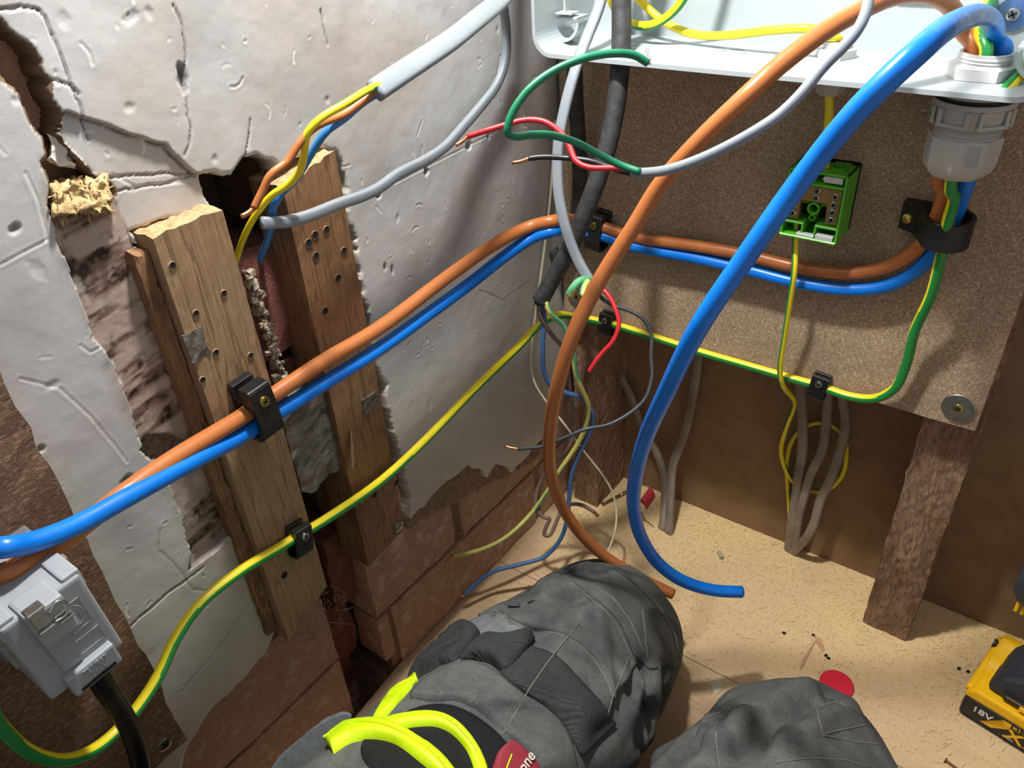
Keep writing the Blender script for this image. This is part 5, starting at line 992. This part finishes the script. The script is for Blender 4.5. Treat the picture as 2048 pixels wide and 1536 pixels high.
# creases: cloth is pressed in along the line and bulges beside it
nrm_ = np.zeros_like(co_); v0, v1, v2, v3 = [co_[q_[:, i]] for i in range(4)]; fn = np.cross(v2 - v0, v3 - v1)
for i in range(4): np.add.at(nrm_, q_[:, i], fn)
nrm_ /= np.linalg.norm(nrm_, axis=1)[:, None] + 1e-12
def crease(px, dep=.006, w=.007, bulge=.55):
    L = [np.array(p) for p in on_body(px, 14)]
    if len(L) < 2: return
    d = np.full(len(co_), 1e9)
    for a, b_ in zip(L[:-1], L[1:]):
        e_ = b_ - a; t = np.clip(((co_ - a) @ e_) / (e_ @ e_ + 1e-12), 0, 1); d = np.minimum(d, np.linalg.norm(co_ - a - t[:, None] * e_, axis=1))
    k = -dep * np.exp(-(d / w) ** 2) + dep * bulge * np.exp(-((d - w * 2.0) / (w * 1.1)) ** 2)
    co_[:] += nrm_ * k[:, None] * (co_[:, 2:3] > .004)
CR = [([(1128, 1154), (1160, 1160), (1205, 1145)], .006, .006), ([(1040, 1235), (1080, 1215), (1130, 1208), (1175, 1205)], .006, .007), ([(1060, 1270), (1100, 1250), (1160, 1238)], .003, .006), ([(1280, 1335), (1290, 1380), (1285, 1450)], .006, .006), ([(1330, 1330), (1320, 1400), (1300, 1470)], .006, .006), ([(1365, 1310), (1368, 1380)], .004, .006), ([(1250, 1335), (1275, 1400), (1270, 1480)], .004, .006),
      ([(1455, 1530), (1530, 1470), (1610, 1408), (1660, 1388), (1720, 1395)], .008, .007), ([(1450, 1420), (1440, 1440), (1448, 1475)], .005, .006), ([(1490, 1500), (1560, 1440), (1620, 1390)], .004, .008), ([(1400, 1470), (1440, 1440), (1500, 1430)], .004, .006), ([(1420, 1536), (1410, 1490), (1395, 1475)], .003, .006), ([(1180, 1470), (1230, 1440), (1260, 1380)], .004, .007), ([(1000, 1430), (1060, 1420), (1130, 1450)], .003, .008)]
for c in CR: crease(*c)
co_[:, 2] = np.maximum(co_[:, 2], .0006)
def trouser_mat(name, base, dust, amt, rib=False, fine=1600):
    m, nt, b = nt_base(name, .85, 0, .25); v = coords(nt)
    w = N(nt, 'ShaderNodeTexWave'); w.inputs['Scale'].default_value = 420 if not rib else 190; w.inputs['Distortion'].default_value = 1.5; nt.links.new(coords(nt, (1, 1, 1), (.6, .4, .8)), w.inputs['Vector'])
    f = noise(nt, v, fine, 4, .7); big = noise(nt, v, 38, 6, .68); mid = noise(nt, v, 150, 5, .65)
    c = ramp(nt, mid, [(.35, lin(base)), (.7, tuple(x * 1.5 for x in lin(base)[:3]))])
    d = math_(nt, 'MULTIPLY', ramp(nt, big, [(.25, (0,) * 3), (.85, (1,) * 3)]), ramp(nt, f, [(.35, (.15,) * 3), (.65, (1,) * 3)]))
    d = math_(nt, 'MULTIPLY', d, amt); sp_ = ramp(nt, noise(nt, v, 800, 3, .6), [(.66, (0,) * 3), (.72, (.55 * amt + .1,) * 3)])
    c = mixc(nt, math_(nt, 'ADD', d, sp_, True), c, lin(dust)); nt.links.new(c, b.inputs['Base Color'])
    hgt = math_(nt, 'ADD', math_(nt, 'MULTIPLY', w.outputs['Fac'], .9 if rib else .12), math_(nt, 'MULTIPLY', f, .6)); bump(nt, b, hgt, .9 if rib else .55, .0007)
    return m
MT['cloth'] = trouser_mat('dusty_charcoal_cloth', (58, 61, 66), (190, 187, 168), .46)
MT['cloth_rib'] = trouser_mat('ribbed_black_elastic', (44, 46, 50), (140, 140, 124), .28, True)
MT['cloth_dark'] = trouser_mat('pocket_hollow_shade', (22, 22, 24), (80, 80, 76), .1)
MT['cloth_pale'] = trouser_mat('faded_grey_cloth', (96, 102, 106), (170, 166, 146), .4)
MT['hiviz'] = plain('hi_vis_yellow_green', (214, 246, 10), .55, 0, .08, 200, .3, 1500)
MT['thread'] = plain('dusty_seam_thread', (132, 130, 116), .9, 0, .3, 700)
ps = empty('person', Vector((.24, -.70, 0)), 'kneeling person in dusty dark work trousers, knees towards the corner', 'person')
tr = np_mesh('trousers', co_, q_, MT['cloth'], ps)
body_bvh = BVHTree.FromPolygons([tuple(v) for v in co_], [tuple(f) for f in q_])
from mathutils.kdtree import KDTree
nrm_[:] = 0; v0, v1, v2, v3 = [co_[q_[:, i]] for i in range(4)]; fn = np.cross(v2 - v0, v3 - v1)
for i in range(4): np.add.at(nrm_, q_[:, i], fn)
for _ in range(6):
    nb = np.zeros_like(nrm_)
    for a in range(4): np.add.at(nb, q_[:, a], nrm_[q_[:, (a + 1) % 4]] + nrm_[q_[:, (a + 3) % 4]])
    nrm_ = nb / (np.linalg.norm(nb, axis=1)[:, None] + 1e-12)
kd = KDTree(len(co_))
for i, c in enumerate(co_): kd.insert(c, i)
kd.balance()
def surf(px, py, dflt=.55):
    """point and smooth normal of the trousers seen at a place of the photograph (or the nearest one beside the outline)"""
    g = hit(px, py)
    p = g[0] if g else body_bvh.find_nearest(D(px, py, dflt))[0]
    co__, idx, d = kd.find(p); return p, V(nrm_[idx]), (g is not None)
def resample(L, n):
    L = [Vector((a, b_, 0)) for a, b_ in L]; C = catmull(L, 8) if len(L) > 2 else [L[0].lerp(L[1], t / 8) for t in range(9)]
    s = [0.0]
    for a, b_ in zip(C[:-1], C[1:]): s.append(s[-1] + (b_ - a).length)
    out = []
    for k in range(n):
        t = s[-1] * k / (n - 1); i = max(0, min(len(s) - 2, int(np.searchsorted(s, t)) - 1)); f = (t - s[i]) / max(1e-9, s[i + 1] - s[i]); q = C[i].lerp(C[i + 1], f); out.append((q.x, q.y))
    return out
def panel(name, A, B, off, mat, parent, nu=36, nv=12, puff=0.0, label=None, thick=.002, bump_=None, dflt=.55):
    """cloth panel lofted between two edge lines lying on the trousers: smooth rims, turned-in edges"""
    A, B = resample(A, nu), resample(B, nu); P = np.zeros((nu, nv, 3)); Nn = np.zeros((nu, nv, 3))
    for i in range(nu):
        for j in range(nv):
            t = j / (nv - 1); p, n, ok = surf(A[i][0] * (1 - t) + B[i][0] * t, A[i][1] * (1 - t) + B[i][1] * t, dflt); P[i, j] = p; Nn[i, j] = n
    for _ in range(2):
        Q = P.copy(); Q[1:-1, :] = P[1:-1, :] * .5 + (P[:-2, :] + P[2:, :]) * .25; P = Q.copy(); P[:, 1:-1] = Q[:, 1:-1] * .5 + (Q[:, :-2] + Q[:, 2:]) * .25
    u = np.linspace(0, 1, nu)[:, None]; v = np.linspace(0, 1, nv)[None]; prof = np.sin(np.pi * v) ** .6 * np.minimum(1, np.minimum(u, 1 - u) * 8) ** .5
    H_ = off + puff * prof + (bump_(u, v) if bump_ else 0)
    top_ = P + Nn * np.broadcast_to(H_, (nu, nv))[..., None]
    R = np.zeros((nu + 2, nv + 2, 3)); R[1:-1, 1:-1] = top_
    low = P - Nn * thick; R[0, 1:-1], R[-1, 1:-1], R[1:-1, 0], R[1:-1, -1] = low[0], low[-1], low[:, 0], low[:, -1]
    R[0, 0], R[0, -1], R[-1, 0], R[-1, -1] = low[0, 0], low[0, -1], low[-1, 0], low[-1, -1]
    o = grid_mesh(name, R[..., 0], R[..., 1], R[..., 2], np.ones((nu + 1, nv + 1), bool), MT[mat], parent)
    if label: o['label'] = label
    return o
def seam(px, r=.0006, off=.0004, mat='thread', parent=None, name='seam'):
    L = on_body(px, 9, off)
    if len(L) < 3: return
    seg = [L[0]]
    for p in L[1:]:
        if (p - seg[-1]).length > .03: break
        seg.append(p)
    if len(seg) >= 3: tube(name, seg, r, MT[mat], parent or tr, 2, 6, smoothit=2)
wob = lambda a, f, g: (lambda u, v: a * np.sin(u * f + v * g) * np.sin(np.pi * v))
panel('pale_panel', [(925, 1246), (954, 1222), (982, 1218), (1010, 1230)], [(950, 1272), (985, 1274), (1020, 1272), (1060, 1266)], .0012, 'cloth_pale', ps, 24, 8, label='faded grey cloth strip above the pocket')
panel('knee_flap', [(954, 1222), (982, 1218), (1027, 1243), (1064, 1259), (1121, 1268), (1159, 1290), (1191, 1322), (1216, 1366), (1224, 1396)], [(1040, 1160), (1070, 1145), (1100, 1145), (1130, 1155), (1170, 1188), (1211, 1221), (1238, 1254), (1260, 1306), (1266, 1330)], .0030, 'cloth', ps, 60, 18, label='overlapping knee-pad flap', bump_=wob(.0022, 17, 5))
panel('knee_patch', [(1128, 1152), (1170, 1186), (1212, 1219), (1241, 1252), (1262, 1304), (1296, 1338)], [(1170, 1124), (1230, 1142), (1285, 1185), (1325, 1235), (1352, 1290), (1356, 1335)], .0016, 'cloth', ps, 50, 16, label='reinforced knee patch', bump_=wob(.0012, 14, -7))
panel('thigh_pocket', [(905, 1345), (935, 1330), (975, 1342), (1030, 1385), (1085, 1418), (1128, 1466), (1150, 1560)], [(822, 1398), (862, 1404), (910, 1402), (958, 1424), (1010, 1464), (1048, 1510), (1070, 1570)], .0040, 'cloth', ps, 60, 16, label='open thigh pocket edge', bump_=wob(.0030, 15, 2), puff=.002)
panel('elastic_band', [(1000, 1352), (1050, 1388), (1100, 1425), (1140, 1478), (1160, 1512)], [(1062, 1298), (1110, 1318), (1160, 1368), (1205, 1418), (1226, 1448)], .0032, 'cloth_rib', ps, 50, 14, label='ribbed elastic thigh band', puff=.001)
panel('pocket_flap', [(810, 1352), (845, 1302), (887, 1254), (915, 1246), (958, 1264)], [(832, 1346), (872, 1334), (914, 1320), (946, 1292), (962, 1272)], .0040, 'cloth_rib', ps, 34, 16, puff=.007, label='ribbed pocket flap roll', dflt=.50)
panel('pocket_flap', [(922, 1326), (945, 1296), (972, 1275), (1015, 1277), (1058, 1268)], [(950, 1322), (980, 1328), (1010, 1348), (1045, 1315), (1068, 1284)], .0036, 'cloth_rib', ps, 34, 16, puff=.007, label='ribbed pocket flap roll')
panel('pocket_shade_panel', [(815, 1424), (850, 1412), (905, 1412), (955, 1436), (1005, 1478), (1045, 1540), (1060, 1580)], [(735, 1470), (720, 1500), (740, 1540), (800, 1560), (870, 1575), (950, 1585), (1000, 1590)], .0008, 'cloth_dark', ps, 40, 14, label='black panel for the shade in the pocket opening')  # shade of the open pocket put into the colour of this panel
panel('hi_vis_lining', [(826, 1346), (806, 1360), (785, 1390), (762, 1424), (743, 1462)], [(834, 1350), (828, 1370), (803, 1400), (780, 1426), (748, 1464)], .0040, 'hiviz', ps, 30, 6, label='bright yellow-green lining strip', dflt=.48)
def zipper(px, w0, off):
    C = resample(px, 46); A = []; B = []
    for i, (a, b_) in enumerate(C):
        c, d = C[min(i + 1, 45)], C[max(i - 1, 0)]; tx, ty = c[0] - d[0], c[1] - d[1]; L = math.hypot(tx, ty) + 1e-9; A.append((a - ty / L * w0, b_ + tx / L * w0)); B.append((a + ty / L * w0, b_ - tx / L * w0))
    z = panel('zip_tape', A, B, off, 'hiviz', ps, 60, 7, puff=.0012, dflt=.46); z['label'] = 'bright yellow-green zip tape'
    for (a, b_), (c, d) in zip(C[:-1], C[1:]):
        for t in (0, .5):
            p, n, ok = surf(a + (c - a) * t, b_ + (d - b_) * t, .46); q, n2, ok2 = surf(a + (c - a) * (t + .3), b_ + (d - b_) * (t + .3), .46); dd = (q - p)
            if dd.length < 1e-6: continue
            dd = (dd - n * dd.dot(n)).normalized(); s_ = dd.cross(n)
            pyd('tooth', frame_box(p + n * (off + .0011), dd, s_, n, (-.0005, -.0009, -.0003), (.0005, .0009, .0006)), [(3, 2, 1, 0), (4, 5, 6, 7), (0, 1, 5, 4), (1, 2, 6, 5), (2, 3, 7, 6), (3, 0, 4, 7)], MT['hiviz'], z, False)
zipper([(660, 1496), (696, 1474), (740, 1467), (785, 1475), (832, 1503), (873, 1538), (900, 1572)], 14, .0060)
zipper([(742, 1468), (766, 1461), (804, 1450), (864, 1444), (902, 1457), (937, 1493), (956, 1536), (964, 1578)], 10, .0042)
MT['tagred'] = plain('maroon_woven_label', (150, 44, 56), .7, 0, .15, 300, .2, 1500)
tg = panel('brand_tag', [(974, 1575), (984, 1536), (997, 1502), (1014, 1489)], [(1092, 1575), (1072, 1540), (1050, 1514), (1024, 1491)], .0052, 'tagred', ps, 24, 10, label='small maroon woven label')
g0, g1 = surf(1040, 1530), surf(1052, 1512)
n = g0[1]; ex_ = (g1[0] - g0[0]); ex_ = (ex_ - n * ex_.dot(n)).normalized(); text_mesh('lettering', 'one', .0085, .0002, plain('white_woven_thread', (224, 214, 206), .8), tg, g0[0] + n * .0064, ex_, n.cross(ex_), n, .0001)
vv_ = [tuple(v) for v in co_]; ff_ = [tuple(f) for f in q_]
for o in list(ps.children):
    if o is tr or o.name.startswith(('zip', 'brand')) and False: continue
    if o is tr: continue
    b0 = len(vv_); vv_ += [tuple(v.co) for v in o.data.vertices]; ff_ += [tuple(b0 + i for i in p.vertices) for p in o.data.polygons]
body_bvh = BVHTree.FromPolygons(vv_, ff_)
seam([(1010, 1560), (1014, 1535), (1024, 1508)], .0005, .0002, 'hiviz', tg, 'yellow_line')
for s_ in ([(954, 1222), (982, 1218), (1027, 1243), (1064, 1259), (1121, 1268), (1159, 1290), (1191, 1322), (1216, 1366), (1224, 1395)], [(1128, 1154), (1169, 1189), (1210, 1221), (1235, 1252), (1258, 1303), (1280, 1335), (1292, 1414)], [(1185, 1170), (1225, 1195), (1260, 1240), (1290, 1310)], [(1280, 1175), (1320, 1215), (1350, 1270), (1360, 1320)], [(1285, 1220), (1290, 1270), (1295, 1320)], [(1258, 1315), (1240, 1360), (1225, 1395), (1215, 1430)], [(1160, 1245), (1130, 1280), (1095, 1325), (1060, 1375), (1035, 1420), (1005, 1470)], [(1350, 1460), (1390, 1440), (1442, 1425)], [(1448, 1432), (1452, 1480), (1462, 1536)], [(1430, 1450), (1434, 1500), (1440, 1536)], [(1630, 1400), (1638, 1440), (1645, 1468), (1690, 1458), (1750, 1446)], [(1650, 1392), (1700, 1415), (1740, 1440)], [(1645, 1470), (1700, 1482), (1780, 1492)], [(1550, 1525), (1620, 1516), (1690, 1520), (1740, 1535)]):
    seam(s_, .0004, .0002)
# loose holster flap of the trousers beside the thigh
fl_p = [(525, 1560), (560, 1510), (610, 1468), (650, 1436), (688, 1421), (706, 1428), (700, 1448), (672, 1472), (668, 1520), (672, 1560)]
rough = []
hf = prism('holster_flap', [D(a, b_, .47) for a, b_ in fl_p], Vector(ray(620, 1500)) * .012, MT['cloth_pale'], ps, .002, 2); hf['label'] = 'faded grey holster pocket flap'
